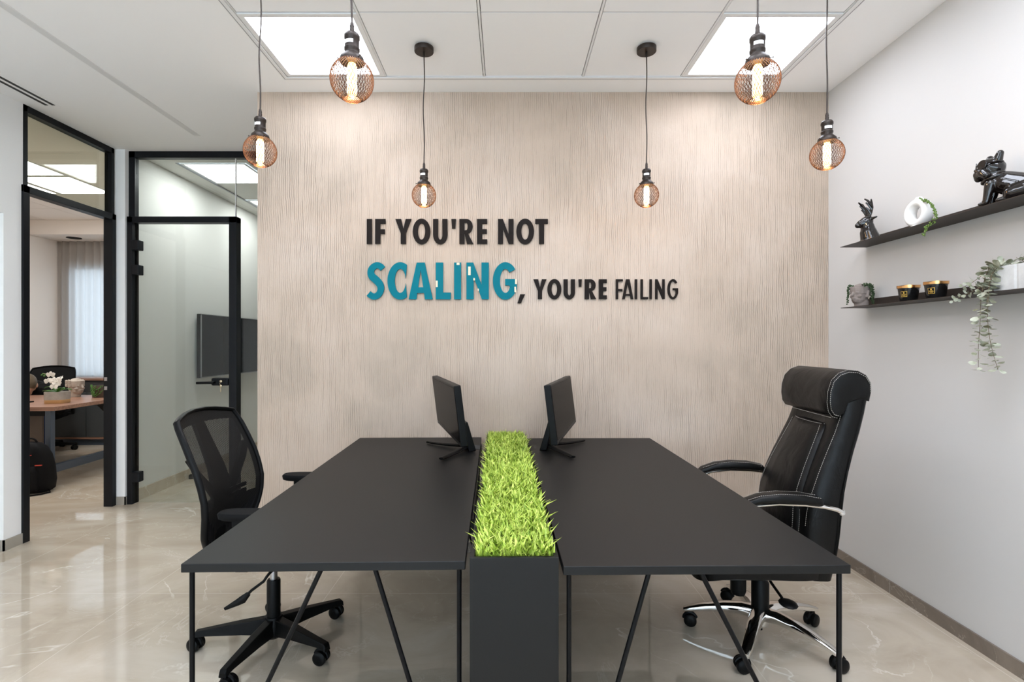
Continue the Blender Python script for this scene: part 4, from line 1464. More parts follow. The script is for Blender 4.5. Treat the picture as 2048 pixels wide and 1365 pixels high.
# ring vase -------------------------------------------------------
yr = shelf_pt(1838, 1.985)
rnd = random.Random(5)
o = thing('ring_vase', 'white ring-shaped vase with trailing green beads on the upper shelf', 'vase', (1.985, yr, ZU), R(4))
b = MB()
rg = []
cz, Rm, rm = 0.070, 0.049, 0.0195
for k in range(32):
    a = 2 * pi * k / 32
    c = V((0, Rm * cos(a), cz + Rm * sin(a) * 1.02))
    d = V((0, cos(a), sin(a)))
    rg.append([c + d * rm * cos(q) + V((1, 0, 0)) * 0.029 * sin(q) for q in [2 * pi * j / 18 for j in range(18)]])
rg.append(rg[0])
b.rings(rg, cap=False)
b.lathe([(0.016, 0.120), (0.017, 0.138), (0.013, 0.146), (0.0, 0.144)], (0, 0, 0), 18)
b.lathe([(0.030, 0.0), (0.030, 0.010), (0.010, 0.014)], (0, 0, 0), 22)
b.build('body', 'ceramic_white', o, smooth=True)
for n in range(2):
    st, bd = MB(), MB()
    q = 2.5 * n
    path = [onX(px + q, py + q, X) for px, py, X in ((1836, 403, 1.985), (1838, 398, 1.98), (1854, 402, 1.955), (1866, 414, 1.942), (1871, 431, 1.936), (1866, 445, 1.930), (1855, 450, 1.925), (1849, 460, 1.918), (1847, 471, 1.916))]
    path = [M.Rotation(R(-4), 3, 'Z') @ (v_ - V((1.985, yr, ZU))) for v_ in path]
    bead_strand(bd, path, 0.0036, rnd, 0.013, st)
    s_ = st.build('strand', 'pearl_green', o, smooth=True)
    bd.build('beads', 'pearl_green', s_, smooth=True)

# bulldog -----------------------------------------------------------
yb_ = shelf_pt(2016, 1.995)
o = thing('bulldog_figure', 'glossy black ceramic bulldog figure wearing glasses on the upper shelf', 'figurine', (1.995, yb_, ZU), R(-58))
b = MB()   # faces -x sitting; rotated to look along the shelf towards the room
HT = M.Translation((-0.045, 0, 0)) @ M.Rotation(R(40), 4, 'Z') @ M.Translation((0.045, 0, 0))   # head turned to the room
for a, c, ra, rb in (((0.055, 0, 0.052), (-0.005, 0, 0.085), 0.052, 0.045), ((-0.005, 0, 0.085), (-0.040, 0, 0.106), 0.045, 0.036), ((-0.040, 0, 0.100), (-0.045, 0, 0.130), 0.034, 0.032)):
    capsule(b, a, c, ra, rb, 14)
for s in (-1, 1):
    capsule(b, (-0.045, 0.028 * s, 0.085), (-0.058, 0.030 * s, 0.014), 0.020, 0.012, 12)
    capsule(b, (-0.060, 0.030 * s, 0.010), (-0.076, 0.031 * s, 0.009), 0.010, 0.008, 10)
    capsule(b, (0.055, 0.034 * s, 0.038), (0.020, 0.042 * s, 0.032), 0.034, 0.026, 12)
    capsule(b, (0.015, 0.044 * s, 0.013), (-0.018, 0.046 * s, 0.011), 0.012, 0.009, 10)
b.mx = HT
for a, c, ra, rb in (((-0.045, 0.0, 0.152), (-0.056, 0, 0.156), 0.041, 0.038), ((-0.084, 0.012, 0.139), (-0.080, -0.012, 0.139), 0.018, 0.018), ((-0.062, 0, 0.138), (-0.082, 0, 0.134), 0.028, 0.020)):
    capsule(b, a, c, ra, rb, 14)
for s in (-1, 1):
    capsule(b, (-0.042, 0.026 * s, 0.178), (-0.038, 0.034 * s, 0.202), 0.017, 0.0125, 10)
    capsule(b, (-0.086, 0.014 * s, 0.135), (-0.080, 0.026 * s, 0.121), 0.018, 0.015, 10)
b.sphere((-0.100, 0, 0.148), (0.008, 0.011, 0.008))
b.build('body', 'ceramic_black', o, remesh=0.0032, smoothit=3)
b = MB(HT)
for s in (-1, 1):
    b.lathe([(0.0185, -0.002), (0.020, 0.0), (0.0185, 0.002)], (-0.091, 0.022 * s, 0.164), 20, axis=(-1, 0.35 * s, 0.1))
    b.tube([(-0.084, 0.040 * s, 0.165), (-0.050, 0.043 * s, 0.168), (-0.030, 0.038 * s, 0.168)], 0.003, 8)
b.tube([(-0.094, -0.006, 0.166), (-0.096, 0, 0.167), (-0.094, 0.006, 0.166)], 0.003, 8)
b.build('glasses', 'ceramic_black', o, smooth=True)
MB().tube([V((-0.038 + 0.038 * cos(a), 0.038 * sin(a), 0.108 + 0.010 * cos(a))) for a in [2 * pi * k / 28 for k in range(29)]], 0.007, 10, cap=False).build('collar', 'ceramic_black', o, smooth=True)


# face planter -----------------------------------------------------
def head_blob(b, s=1.0):
    """a head looking along -x, base at z=0, about 0.115 high"""
    q = lambda *a: tuple(v * s for v in a)
    capsule(b, q(0.005, 0, 0.014), q(0.002, 0, 0.045), 0.034 * s, 0.033 * s, 16)
    b.lathe([(r * s, z * s) for r, z in ((0.033, 0.0), (0.034, 0.02), (0.035, 0.03))], q(0.004, 0, 0), 18)
    capsule(b, q(-0.010, 0, 0.046), q(-0.002, 0, 0.085), 0.037 * s, 0.046 * s, 18)
    b.lathe([(r * s, z * s) for r, z in ((0.046, 0.07), (0.049, 0.095), (0.050, 0.112))], q(-0.002, 0, 0), 22)
    capsule(b, q(-0.036, 0, 0.040), q(-0.030, 0, 0.040), 0.013 * s, 0.016 * s, 12)
    capsule(b, q(-0.046, 0, 0.082), q(-0.055, 0, 0.064), 0.005 * s, 0.0075 * s, 10)
    capsule(b, q(-0.047, -0.009, 0.048), q(-0.047, 0.009, 0.048), 0.0042 * s, 0.0042 * s, 10)
    capsule(b, q(-0.046, -0.007, 0.043), q(-0.046, 0.007, 0.043), 0.0045 * s, 0.0045 * s, 10)
    for k in (-1, 1):
        b.sphere(q(-0.039, 0.019 * k, 0.079), q(0.008, 0.011, 0.006), 12, 8)
        capsule(b, q(-0.045, 0.010 * k, 0.089), q(-0.036, 0.031 * k, 0.090), 0.0032 * s, 0.0025 * s, 8)
        capsule(b, q(0.004, 0.046 * k, 0.082), q(0.002, 0.044 * k, 0.054), 0.008 * s, 0.006 * s, 10)
        b.sphere(q(-0.030, 0.026 * k, 0.058), q(0.012, 0.010, 0.011), 12, 8)


yf_ = shelf_pt(1722, 1.995)
o = thing('face_planter', 'small clay planter shaped like a face with trailing beads on the lower shelf', 'planter', (1.993, yf_, ZL), R(8))
b = MB()
head_blob(b)
b.build('pot', 'face_clay', o, remesh=0.0022, smoothit=2)
MB().lathe([(0.042, 0.111), (0.042, 0.1135)], (-0.002, 0, 0), 20).build('soil', 'soil', o)
rnd = random.Random(8)
for n in range(13):
    a = R([140, 150, 118, 280, 292, 304, 316, 328, 340, 352, 268, 30, 245][n])
    d = V((cos(a), sin(a), 0))
    dn = [0.10, 0.085, 0.06, 0.045, 0.075, 0.09, 0.10, 0.105, 0.09, 0.08, 0.012, 0.03, 0.008][n]
    p0 = V((-0.002, 0, 0.114)) + d * 0.03
    pts = [p0, p0 + d * 0.016 + V((0, 0, 0.010)), p0 + d * 0.026 + V((0, 0, 0.002)), p0 + d * 0.030 + V((0, 0, -dn * 0.5)), p0 + d * 0.029 + V((0, 0, -dn))]
    st, bd = MB(), MB()
    bead_strand(bd, pts, 0.0032, rnd, 0.0095, st)
    s_ = st.build('strand', 'pearl_dark', o, smooth=True)
    bd.build('beads', 'pearl_dark', s_, smooth=True)

# candles -----------------------------------------------------------
for px, lab in ((1817, 'black candle with a gold lid beside the clay face planter'), (1872, 'black candle with a gold lid beside the trailing eucalyptus')):
    yc = shelf_pt(px, 1.985)
    o = thing('candle', lab, 'candle', (1.985, yc, ZL), 0, 'candles on the lower shelf')
    MB().lathe([(0.034, 0.0), (0.036, 0.002), (0.0435, 0.066), (0.044, 0.070)], (0, 0, 0), 32).build('jar', 'black_glass', o, smooth=True)
    b = MB()
    outer, inner = [], []
    for z, r in ((0.066, 0.0465), (0.078, 0.0475)):
        outer.append([V((r * cos(2 * pi * k / 48), r * sin(2 * pi * k / 48), z + (0.0022 * sin(2 * pi * k / 48 * 5) if z > 0.07 else 0))) for k in range(48)])
    b.rings([outer[0], outer[1]])
    b.build('lid', 'gold', o, smooth=True)
    # square label wrapped on the front of the jar
    lb = MB()
    a0 = R(205)

    def on(u, z):
        r = 0.036 + (z - 0.002) / 0.064 * 0.0075 + 0.0006
        a = a0 + u / 0.040
        return V((r * cos(a), r * sin(a), z))

    def bar(u0, u1, z0_, z1_):
        n = max(2, int(abs(u1 - u0) / 0.003))
        for k in range(n):
            ua, ub = u0 + (u1 - u0) * k / n, u0 + (u1 - u0) * (k + 1) / n
            lb.quad(on(ua, z0_), on(ub, z0_), on(ub, z1_), on(ua, z1_))
    h_ = 0.0135
    zc = 0.036
    bar(-h_, h_, zc - h_, zc - h_ + 0.0016)
    bar(-h_, h_, zc + h_ - 0.0016, zc + h_)
    bar(-h_, -h_ + 0.0016, zc - h_, zc + h_)
    bar(h_ - 0.0016, h_, zc - h_, zc + h_)
    bar(-0.003, 0.003, zc + 0.003, zc + 0.009)
    bar(-0.008, 0.008, zc - 0.001, zc + 0.0006)
    bar(-0.009, 0.009, zc - 0.0055, zc - 0.0035)
    bar(-0.006, 0.006, zc - 0.009, zc - 0.0078)
    lb.build('label', 'gold_print', o)

# white planter with eucalyptus ------------------------------------------
yw = shelf_pt(1985, 1.945)
o = thing('eucalyptus_planter', 'white oblong planter with trailing eucalyptus on the lower shelf', 'planter', (1.99, yw, ZL), 0)
b = MB()
tw, bw_ = 0.046, 0.043
H = 0.098
def pring(z, hx, gx):
    ys = [0.0 + gx, -0.088, -0.096, -0.104, -0.19, -0.198, -0.206, -0.36 - gx * 0]
    left = [V((-hx + (0.004 if i in (2, 5) else 0), y, z)) for i, y in enumerate(ys)]
    right = [V((hx, y, z)) for y in reversed(ys)]
    return left + right
b.rings([pring(0, bw_, -0.006), pring(0.004, bw_ + 0.002, -0.003), pring(H, tw, 0.0), pring(H, tw - 0.006, -0.006), pring(H - 0.02, tw - 0.008, -0.008)])
b.build('pot', 'planter_white', o, bevel=0.002)
rnd = random.Random(11)
ORG = V((1.99, yw, ZL))


def euc(pts, n, size, name='branch'):
    pts = [V(p) - ORG for p in pts]
    fine = []
    for i in range(len(pts) - 1):
        p0, p1, p2, p3 = pts[max(i - 1, 0)], pts[i], pts[i + 1], pts[min(i + 2, len(pts) - 1)]
        for k in range(6):
            q = k / 6
            fine.append(0.5 * ((2 * p1) + (p2 - p0) * q + (2 * p0 - 5 * p1 + 4 * p2 - p3) * q * q + (3 * p1 - p0 - 3 * p2 + p3) * q ** 3))
    fine.append(pts[-1])
    st = MB().tube(fine, [0.0016 - 0.0008 * k / len(fine) for k in range(len(fine))], 5).build(name, 'stem_brown', o, smooth=True)
    lf = MB()
    for k in range(n):
        q = k / n
        c = fine[min(len(fine) - 1, int(q * len(fine)))]
        d = (fine[min(len(fine) - 1, int(q * len(fine)) + 1)] - c)
        d = d.normalized() if d.length > 1e-6 else V((0, 0, -1))
        for s in (0, 1):
            a = rnd.uniform(-0.5, 0.5) + s * pi + (k % 2) * pi / 2
            side = d.orthogonal().normalized()
            side.rotate(M.Rotation(a, 3, d).to_quaternion())
            dirn = (side + d * rnd.uniform(-0.1, 0.5)).normalized()
            nrm = (d + V((rnd.uniform(-0.6, 0.6), rnd.uniform(-0.6, 0.6), rnd.uniform(-0.3, 0.6)))).normalized()
            wv = dirn.cross(nrm).normalized()
            L = size * rnd.uniform(0.75, 1.2) * (1.0 - 0.25 * q)
            w_ = L * 0.40
            base = c + dirn * 0.003
            vs = [base]
            for u, ww in ((0.25, 0.8), (0.55, 1.0), (0.82, 0.7)):
                m_ = base + dirn * L * u + nrm * L * 0.08 * sin(u * pi)
                vs += [m_ + wv * w_ * ww, m_ - wv * w_ * ww]
            vs.append(base + dirn * L)
            lf.add(vs, [(0, 1, 2), (1, 3, 4, 2), (3, 5, 6, 4), (5, 7, 6)])
    lf.build('leaves', 'eucalyptus_leaf', st, smooth=True)


def sp(px, py, X):
    return onX(px, py, X)


euc([sp(2010, 540, 1.99), sp(1990, 530, 1.95), sp(1972, 550, 1.925), sp(1962, 600, 1.917), sp(1960, 650, 1.917), sp(1957, 690, 1.917), sp(1957, 740, 1.917)], 42, 0.034)
euc([sp(2015, 540, 1.99), sp(1996, 535, 1.945), sp(1980, 560, 1.92), sp(1976, 600, 1.915), sp(1976, 650, 1.915), sp(1983, 695, 1.915), sp(1996, 740, 1.915)], 42, 0.034)
euc([sp(2005, 540, 1.98), sp(1975, 545, 1.94), sp(1945, 565, 1.925), sp(1925, 575, 1.925)], 12, 0.024)
euc([sp(2000, 545, 1.97), sp(1975, 565, 1.93), sp(1948, 582, 1.92), sp(1925, 592, 1.915), sp(1905, 602, 1.915)], 15, 0.024)
euc([sp(2030, 545, 1.99), sp(2000, 530, 1.95), sp(1985, 545, 1.925), sp(1978, 580, 1.92), sp(1972, 610, 1.92)], 13, 0.028)
for k in range(9):
    x0, y0 = 1.99 + rnd.uniform(-0.025, 0.025), yw - 0.03 - 0.034 * k
    euc([(x0, y0, ZL + 0.085), (x0 - rnd.uniform(0, 0.02), y0 + rnd.uniform(-0.03, 0.03), ZL + 0.105), (x0 - rnd.uniform(0.01, 0.04), y0 + rnd.uniform(-0.06, 0.06), ZL + 0.125)], 6, 0.026)

# ------------------------------------------------------------------ side office furniture
# curtain: sheer with pleats
b = MB()
n = 240
pts = []
for k in range(n + 1):
    q = k / n
    x = XO + 0.012 + 2.85 * q
    pts.append(V((x, YO - 0.045 + 0.022 * sin(q * 2 * pi * 26) + 0.008 * sin(q * 47), 0)))
top, bot = 2.785, 0.02
b.add([V((p.x, p.y, bot)) for p in pts] + [V((p.x, p.y, top)) for p in pts], [(k, k + 1, n + 2 + k, n + 1 + k) for k in range(n)])
c = b.build('curtain', 'sheer', smooth=True)
tag(c, 'pale sheer pleated curtain over the window of the side office', 'curtain')

# credenza
cr = thing('credenza', 'low dark cabinet with walnut top under the curtain in the side office', 'cabinet', (-6.24, 6.76, 0))
CW, CD, CT = 2.70, 0.32, 0.89
MB().box((0, 0, CT - 0.03), (CW, CD, CT)).build('top', 'walnut', cr, bevel=0.002)
MB().box((0, 0.0, 0.085), (CW, CD, 0.110)).box((0, 0, 0.11), (0.025, CD, CT - 0.03)).box((CW - 0.025, 0, 0.11), (CW, CD, CT - 0.03)).build('carcass', 'walnut', cr)
MB().box((0.05, 0.04, 0), (CW - 0.05, CD - 0.03, 0.085)).build('plinth', 'blue_steel', cr)
MB().box((0.025, 0.02, 0.11), (CW - 0.025, CD, CT - 0.03)).build('back', 'dark_gap', cr)
for k in range(4):
    x0 = 0.03 + k * (CW - 0.06) / 4
    MB().box((x0 + 0.004, 0.001, 0.114), (x0 + (CW - 0.06) / 4 - 0.004, 0.02, 0.70)).build('door', 'credenza_grey', cr, bevel=0.002)

# walnut desk
wd = thing('walnut_desk', 'walnut topped desk with blue-grey steel legs in the side office', 'desk', (-4.30, 4.82, 0), R(1.2))
MB().box((-1.75, 0, 0.712), (0.04, 1.17, 0.75)).build('desktop', 'walnut', wd, bevel=0.002)
MB().box((-0.060, 0.02, 0), (-0.008, 0.072, 0.712)).build('leg', 'blue_steel', wd, bevel=0.003)
b = MB()
b.rings([[V((-0.055, 0.93, 0.0)), V((-0.005, 0.93, 0.0)), V((-0.005, 0.98, 0.0)), V((-0.055, 0.98, 0.0))], [V((-0.055, 0.93, 0.45)), V((-0.005, 0.93, 0.45)), V((-0.005, 0.98, 0.45)), V((-0.055, 0.98, 0.45))],
         [V((-0.055, 0.62, 0.712)), V((-0.005, 0.62, 0.712)), V((-0.005, 0.98, 0.712)), V((-0.055, 0.98, 0.712))]])
b.build('leg', 'black_metal', wd)
MB().box((-0.055, 0.06, 0.115), (-0.010, 0.94, 0.19)).build('foot_rail', 'blue_steel', wd, bevel=0.002)
MB().box((-1.74, 0.02, 0), (-1.69, 0.07, 0.712)).build('leg', 'blue_steel', wd, bevel=0.003)
MB().box((-1.74, 0.93, 0), (-1.69, 0.98, 0.712)).build('leg', 'blue_steel', wd, bevel=0.003)
MB().box((-1.69, 0.05, 0.66), (-0.055, 0.09, 0.712)).box((-1.69, 0.9, 0.66), (-0.055, 0.94, 0.712)).build('rail', 'black_metal', wd)
MB().box((-1.2, 0.25, 0.32), (-0.285, 0.27, 0.705)).build('modesty_panel', 'dark_wood', wd)

# orchid in a two-tone pot
pc = onZ(115, 806.5, 0.75)
o = thing('potted_orchid', 'white orchid in a concrete pot with gold base on the walnut desk', 'potted plant', (pc.x, pc.y, 0.75), R(10))
b = MB()
def rr_ring(z, h, rad=0.25):
    out = []
    for k in range(32):
        a = 2 * pi * k / 32
        out.append(V((h * abs(cos(a)) ** rad * (1 if cos(a) >= 0 else -1), h * 0.9 * abs(sin(a)) ** rad * (1 if sin(a) >= 0 else -1), z)))
    return out
b.rings([rr_ring(0.0, 0.083, .4), rr_ring(0.004, 0.086, .4), rr_ring(0.036, 0.087, .4)])
b.build('pot_base', 'pot_gold', o, smooth=True)
MB().rings([rr_ring(0.036, 0.087, .4), rr_ring(0.115, 0.089, .4), rr_ring(0.115, 0.079, .4), rr_ring(0.100, 0.078, .4)]).build('pot', 'pot_concrete', o, smooth=True)
for (a, ln, up) in ((170, 0.11, 0.06), (150, 0.14, 0.02), (10, 0.14, 0.035), (200, 0.10, 0.015), (-20, 0.09, 0.05)):
    d = V((cos(R(a)), sin(R(a)) * 0.5 - 0.2, 0)).normalized()
    s = V((-d.y, d.x, 0))
    b = MB()
    rows = []
    for k in range(7):
        q = k / 6
        p = V((0, 0, 0.105)) + d * ln * q + V((0, 0, up * sin(q * pi * 0.75)))
        w_ = 0.026 * sin(pi * min(1, q * 0.9 + 0.1)) ** 0.7
        rows.append([p - s * w_ + V((0, 0, 0.004)), p, p + s * w_ + V((0, 0, 0.004))])
    b.rings(rows, cap=False, closed=False)
    b.build('leaf', 'leaf_green', o, smooth=True, solid=0.002)
stem = [V((0, 0, 0.10)), V((-0.010, -0.005, 0.16)), V((-0.022, -0.010, 0.22)), V((-0.035, -0.015, 0.265)), V((-0.075, -0.02, 0.295)), V((-0.12, -0.02, 0.30))]
MB().tube(stem, 0.003, 6).build('stem', 'stem_brown', o, smooth=True)
rnd = random.Random(3)


def flower(c, s, tilt):
    b = MB()
    q = M.Rotation(tilt, 3, 'Z') @ M.Rotation(rnd.uniform(-0.4, 0.4), 3, 'X')
    for k, (a, L, w_) in enumerate(((90, 1.0, 0.42), (210, 1.0, 0.40), (330, 1.0, 0.40), (20, 1.1, 0.62), (160, 1.1, 0.62))):
        d = V((cos(R(a)), 0, sin(R(a))))
        e = V((-sin(R(a)), 0, cos(R(a))))
        y = -0.002 * k
        vs = [V((0, y, 0)), d * L * 0.4 * s + e * w_ * s * 0.8 + V((0, y - 0.004, 0)), d * L * 0.4 * s - e * w_ * s * 0.8 + V((0, y - 0.004, 0)), d * L * 0.8 * s + e * w_ * s * 0.7 + V((0, y - 0.002, 0)), d * L * 0.8 * s - e * w_ * s * 0.7 + V((0, y - 0.002, 0)), d * L * s + V((0, y + 0.004, 0))]
        b.add([q @ v + c for v in vs], [(0, 1, 2), (1, 3, 4, 2), (3, 5, 4)])
    b.sphere(c + q @ V((0, -0.010, -0.004)), 0.005, 8, 6)
    b.build('flower', 'petal', o, smooth=True)


for c, s, t_ in (((-0.018, -0.025, 0.225), 0.040, 0.1), ((0.022, -0.025, 0.222), 0.042, -0.3), ((-0.010, -0.03, 0.165), 0.036, 0.0), ((-0.066, -0.02, 0.222), 0.036, 0.6), ((-0.046, -0.02, 0.286), 0.036, 0.2), ((0.005, -0.02, 0.195), 0.036, 0.4), ((0.045, -0.02, 0.245), 0.034, -0.7)):
    flower(V(c), s, t_)
b = MB()
for p in ((-0.095, -0.02, 0.290), (-0.115, -0.02, 0.296), (-0.128, -0.02, 0.285), (-0.105, -0.02, 0.275)):
    b.sphere(p, 0.008, 8, 6)
b.build('bud', 'leaf_green', o, smooth=True)

# stone head planter
hc = onZ(151, 794, 0.75)
o = thing('stone_head', 'pale stone planter shaped like a curly-haired head on the walnut desk', 'planter', (hc.x, hc.y, 0.75), R(176))
b = MB()
S = 1.62
head_blob(b, S)
pot = b.build('head', 'head_stone', o, remesh=0.0035, smoothit=2)
b = MB()
for i in range(7):
    for j in range(4):
        a = R(-95 + 190 * i / 6)
        z = (0.078 + 0.011 * j) * S
        b.sphere((0.050 * S * cos(a) * 1.0 - 0.002, 0.050 * S * sin(a), z), 0.0085 * S, 8, 6)
b.build('curls', 'head_stone', o, smooth=True)

# dark pot with trailing beads
tc = onZ(187, 797, 0.75)
o = thing('dark_pot', 'dark brown pot with trailing green beads on the walnut desk', 'potted plant', (tc.x, tc.y + 0.12, 0.75), 0)
MB().lathe([(0.085, 0), (0.088, 0.004), (0.088, 0.13), (0.080, 0.13), (0.078, 0.115)], (0, 0, 0), 28).build('pot', 'dark_wood', o, smooth=True)
rnd = random.Random(2)
for n in range(4):
    a0_, a1_ = R([200, 215, 240, 270, 300, 325][n]), R([330, 315, 300, 250, 330, 345][n])
    pts = []
    for k in range(9):
        q = k / 8
        a = a0_ + (a1_ - a0_) * q
        pts.append(V((0.096 * cos(a), 0.096 * sin(a), 0.135 - [0.12, 0.05, 0.10, 0.115, 0.03, 0.02][n] * sin(pi * q))))
    st, bd = MB(), MB()
    bead_strand(bd, pts, 0.0042, rnd, 0.015, st)
    s_ = st.build('strand', 'leaf_green', o, smooth=True)
    bd.build('beads', 'leaf_green', s_, smooth=True)
# phone on the desk
ph = onZ(56, 806, 0.75)
tag(MB().box((ph.x - 0.05, ph.y - 0.06, 0.75), (ph.x + 0.018, ph.y + 0.05, 0.764)).build('desk_phone', 'black_plastic', bevel=0.004), 'small black device lying on the walnut desk by the door frame', 'phone')

# backpack
bp = onZ(80, 986, 0)
o = thing('backpack', 'black backpack standing on the floor beside the walnut desk leg', 'backpack', (-4.33, 4.66, 0), R(12))
b = MB()
rg = []
for z, wx, wy in ((0.004, 0.15, 0.09), (0.02, 0.172, 0.108), (0.10, 0.180, 0.118), (0.22, 0.172, 0.112), (0.33, 0.150, 0.098), (0.40, 0.118, 0.080), (0.44, 0.075, 0.055), (0.452, 0.03, 0.03)):
    rg.append([V((wx * abs(cos(a)) ** 0.6 * (1 if cos(a) >= 0 else -1), wy * abs(sin(a)) ** 0.6 * (1 if sin(a) >= 0 else -1), z)) for a in [2 * pi * k / 28 for k in range(28)]])
b.rings(rg).build('body', 'black_soft', o, smooth=True, angle=70)
b = MB()
rg = []
for z, wx, wy in ((0.03, 0.11, 0.03), (0.05, 0.125, 0.045), (0.20, 0.12, 0.045), (0.25, 0.10, 0.03)):
    rg.append([V((wx * abs(cos(a)) ** 0.5 * (1 if cos(a) >= 0 else -1), -0.10 + wy * abs(sin(a)) ** 0.6 * (1 if sin(a) >= 0 else -1), z)) for a in [2 * pi * k / 24 for k in range(24)]])
b.rings(rg).build('front_pocket', 'black_soft', o, smooth=True, angle=70)
MB().tube([V((0.05 * cos(a), 0.0, 0.44 + 0.045 * sin(a))) for a in [pi * k / 10 for k in range(11)]], 0.008, 8).build('handle', 'black_soft', o, smooth=True)
MB().tube([(0.15, -0.02, 0.03), (0.20, -0.08, 0.008), (0.16, -0.14, 0.006), (0.08, -0.18, 0.006)], 0.009, 8, sy=0.4).build('strap', 'black_soft', o, smooth=True)
MB().box((0.10, -0.118, 0.255), (0.150, -0.100, 0.262)).build('zip_tab', 'red_tab', o)
MB().box((0.02, -0.108, 0.345), (0.065, -0.094, 0.351)).build('zip_tab', 'red_tab', o)

# chair and seated person in the side office
FD = V((0.43, -0.90, 0)).normalized()
pos = V((-5.765, 6.38, 0))
rz = math.atan2(FD.y, FD.x)
mesh_chair('dark office chair behind the walnut desk, seen past the potted orchid', (pos.x, pos.y, 0), rz, R(20), seat_mat='black_soft', recline=0.10, back_mat='black_soft', name='side_office_chair')


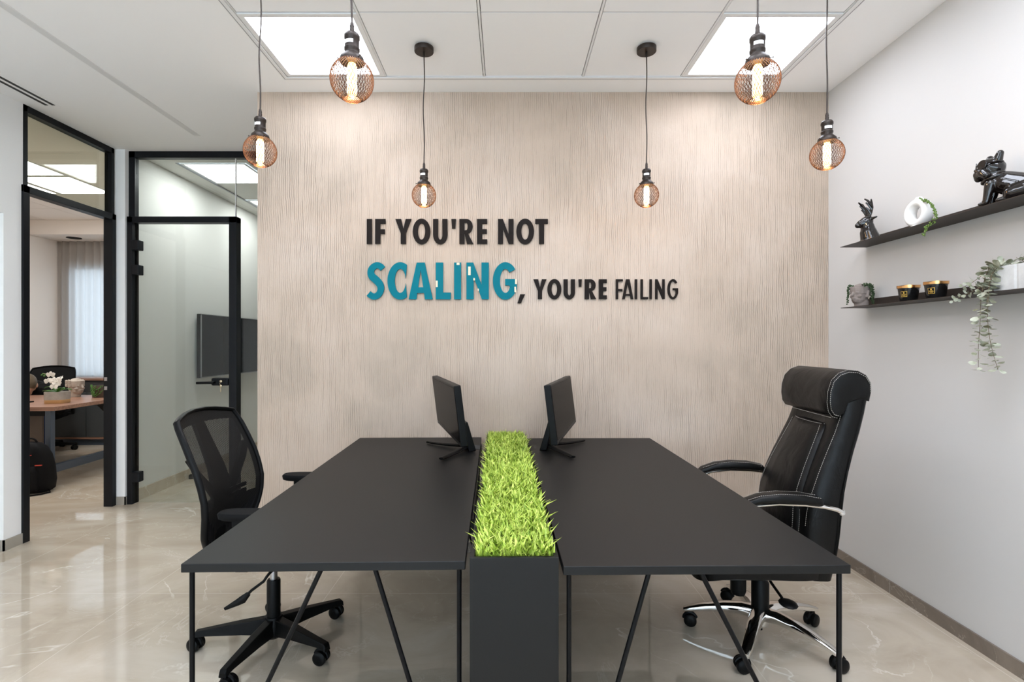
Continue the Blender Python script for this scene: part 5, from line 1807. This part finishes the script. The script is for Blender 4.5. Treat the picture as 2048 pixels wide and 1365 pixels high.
def person(label, loc, rz):
    o = thing('person', label, 'person', loc, rz)
    b = MB()
    P = {'pel': V((-0.02, 0, 0.585)), 'abd': V((0.09, 0, 0.68)), 'che': V((0.25, 0, 0.775)), 'nek': V((0.385, 0, 0.83)), 'hd': V((0.475, 0, 0.865))}
    capsule(b, P['pel'] - V((0, 0.06, 0)), P['pel'] + V((0, 0.06, 0)), 0.10, 0.10, 16)
    capsule(b, P['pel'], P['abd'], 0.115, 0.115, 16)
    capsule(b, P['abd'], P['che'], 0.115, 0.125, 16)
    capsule(b, P['che'] + V((0.04, -0.11, 0.01)), P['che'] + V((0.04, 0.11, 0.01)), 0.085, 0.085, 16)
    capsule(b, P['che'] + V((0.05, 0, 0.01)), P['nek'], 0.085, 0.052, 14)
    capsule(b, P['nek'], P['hd'], 0.052, 0.055, 14)
    hd = P['hd']
    fq = V((0.74, 0, -0.67))                  # face looks down at the desk
    uq = V((0.67, 0, 0.74))
    b.sphere(hd + uq * 0.02, (0.098, 0.075, 0.100), 18, 12)
    capsule(b, hd + fq * 0.035 - uq * 0.02, hd + fq * 0.055 - uq * 0.07, 0.060, 0.036, 14)
    capsule(b, hd + fq * 0.096 + uq * 0.005, hd + fq * 0.115 - uq * 0.028, 0.009, 0.014, 10)
    capsule(b, hd + fq * 0.092 - uq * 0.058 - V((0, 0.02, 0)), hd + fq * 0.092 - uq * 0.058 + V((0, 0.02, 0)), 0.009, 0.009, 8)
    for s in (-1, 1):
        b.sphere(hd + fq * 0.088 + uq * 0.008 + V((0, 0.031 * s, 0)), 0.012, 10, 8)
        b.sphere(hd - fq * 0.005 - uq * 0.01 + V((0, 0.078 * s, 0)), (0.020, 0.010, 0.030), 10, 8)
        sh, el, wr = P['che'] + V((0.07, 0.185 * s, 0.0)), V((0.30, 0.25 * s, 0.535)), V((0.50, 0.155 * s, 0.60))
        capsule(b, sh, el, 0.052, 0.040, 12)
        capsule(b, el, wr, 0.039, 0.026, 12)
        hn = wr + V((0.075, -0.012 * s, -0.012))
        capsule(b, wr, hn, 0.026, 0.032, 12)
        for f in range(4):
            y = (f - 1.5) * 0.019
            ln = (0.062, 0.072, 0.068, 0.052)[f]
            k0 = hn + V((0.020, y, 0.004))
            k1 = k0 + V((ln * 0.55, y * 0.15, -0.010))
            capsule(b, k0, k1, 0.0092, 0.0085, 8)
            capsule(b, k1, k1 + V((ln * 0.40, 0, -0.028)), 0.0085, 0.0075, 8)
        th = wr + V((0.03, -0.028 * s, 0.0))
        capsule(b, th, th + V((0.038, -0.022 * s, -0.008)), 0.0105, 0.009, 8)
        kn, an = V((0.46, 0.125 * s, 0.525)), V((0.42, 0.12 * s, 0.095))
        capsule(b, P['pel'] + V((0.0, 0.075 * s, -0.02)), kn, 0.088, 0.060, 14)
        capsule(b, kn, an, 0.058, 0.036, 14)
        capsule(b, an - V((0.03, 0, 0.05)), an + V((0.15, 0.012 * s, -0.058)), 0.040, 0.032, 12)
    b.build('body', 'skin', o, remesh=0.006, smoothit=3)
    # clothes follow the body
    b = MB()
    capsule(b, P['pel'] + V((0, 0, 0.03)), P['abd'], 0.125, 0.124, 16)
    capsule(b, P['abd'], P['che'], 0.124, 0.134, 16)
    capsule(b, P['che'] + V((0.04, -0.11, 0.01)), P['che'] + V((0.04, 0.11, 0.01)), 0.094, 0.094, 16)
    capsule(b, P['che'] + V((0.04, 0, 0.01)), P['nek'] - V((0.03, 0, 0.01)), 0.094, 0.068, 14)
    for s in (-1, 1):
        sh, el, wr = P['che'] + V((0.07, 0.185 * s, 0.0)), V((0.30, 0.25 * s, 0.535)), V((0.50, 0.155 * s, 0.60))
        capsule(b, sh, el, 0.061, 0.048, 12)
        capsule(b, el, el.lerp(wr, 0.8), 0.047, 0.036, 12)
    b.build('shirt', 'black_soft', o, remesh=0.008, smoothit=2)
    b = MB()
    capsule(b, P['pel'] - V((0, 0.06, 0.01)), P['pel'] + V((0, 0.06, -0.01)), 0.112, 0.112, 16)
    for s in (-1, 1):
        kn, an = V((0.46, 0.125 * s, 0.525)), V((0.42, 0.12 * s, 0.095))
        capsule(b, P['pel'] + V((0.0, 0.075 * s, -0.02)), kn, 0.097, 0.069, 14)
        capsule(b, kn, an + V((0, 0, 0.03)), 0.067, 0.048, 14)
    b.build('jeans', 'denim', o, remesh=0.008, smoothit=2)
    for s in (-1, 1):
        an = V((0.42, 0.12 * s, 0.095))
        b = MB()
        capsule(b, an - V((0.03, 0, 0.045)), an + V((0.15, 0.012 * s, -0.050)), 0.046, 0.038, 12)
        b.build('shoe', 'sole', o, remesh=0.007, smoothit=2)
    b = MB()
    b.sphere(hd + uq * 0.030 - fq * 0.012, (0.108, 0.084, 0.106), 20, 14)
    capsule(b, hd - fq * 0.06 + uq * 0.01, hd - fq * 0.075 - uq * 0.035, 0.060, 0.045, 12)
    b.build('hair', 'hair', o, remesh=0.006, smoothit=2)


person('person with brown hair bent low over the far side of the walnut desk', (pos.x, pos.y, 0), rz)
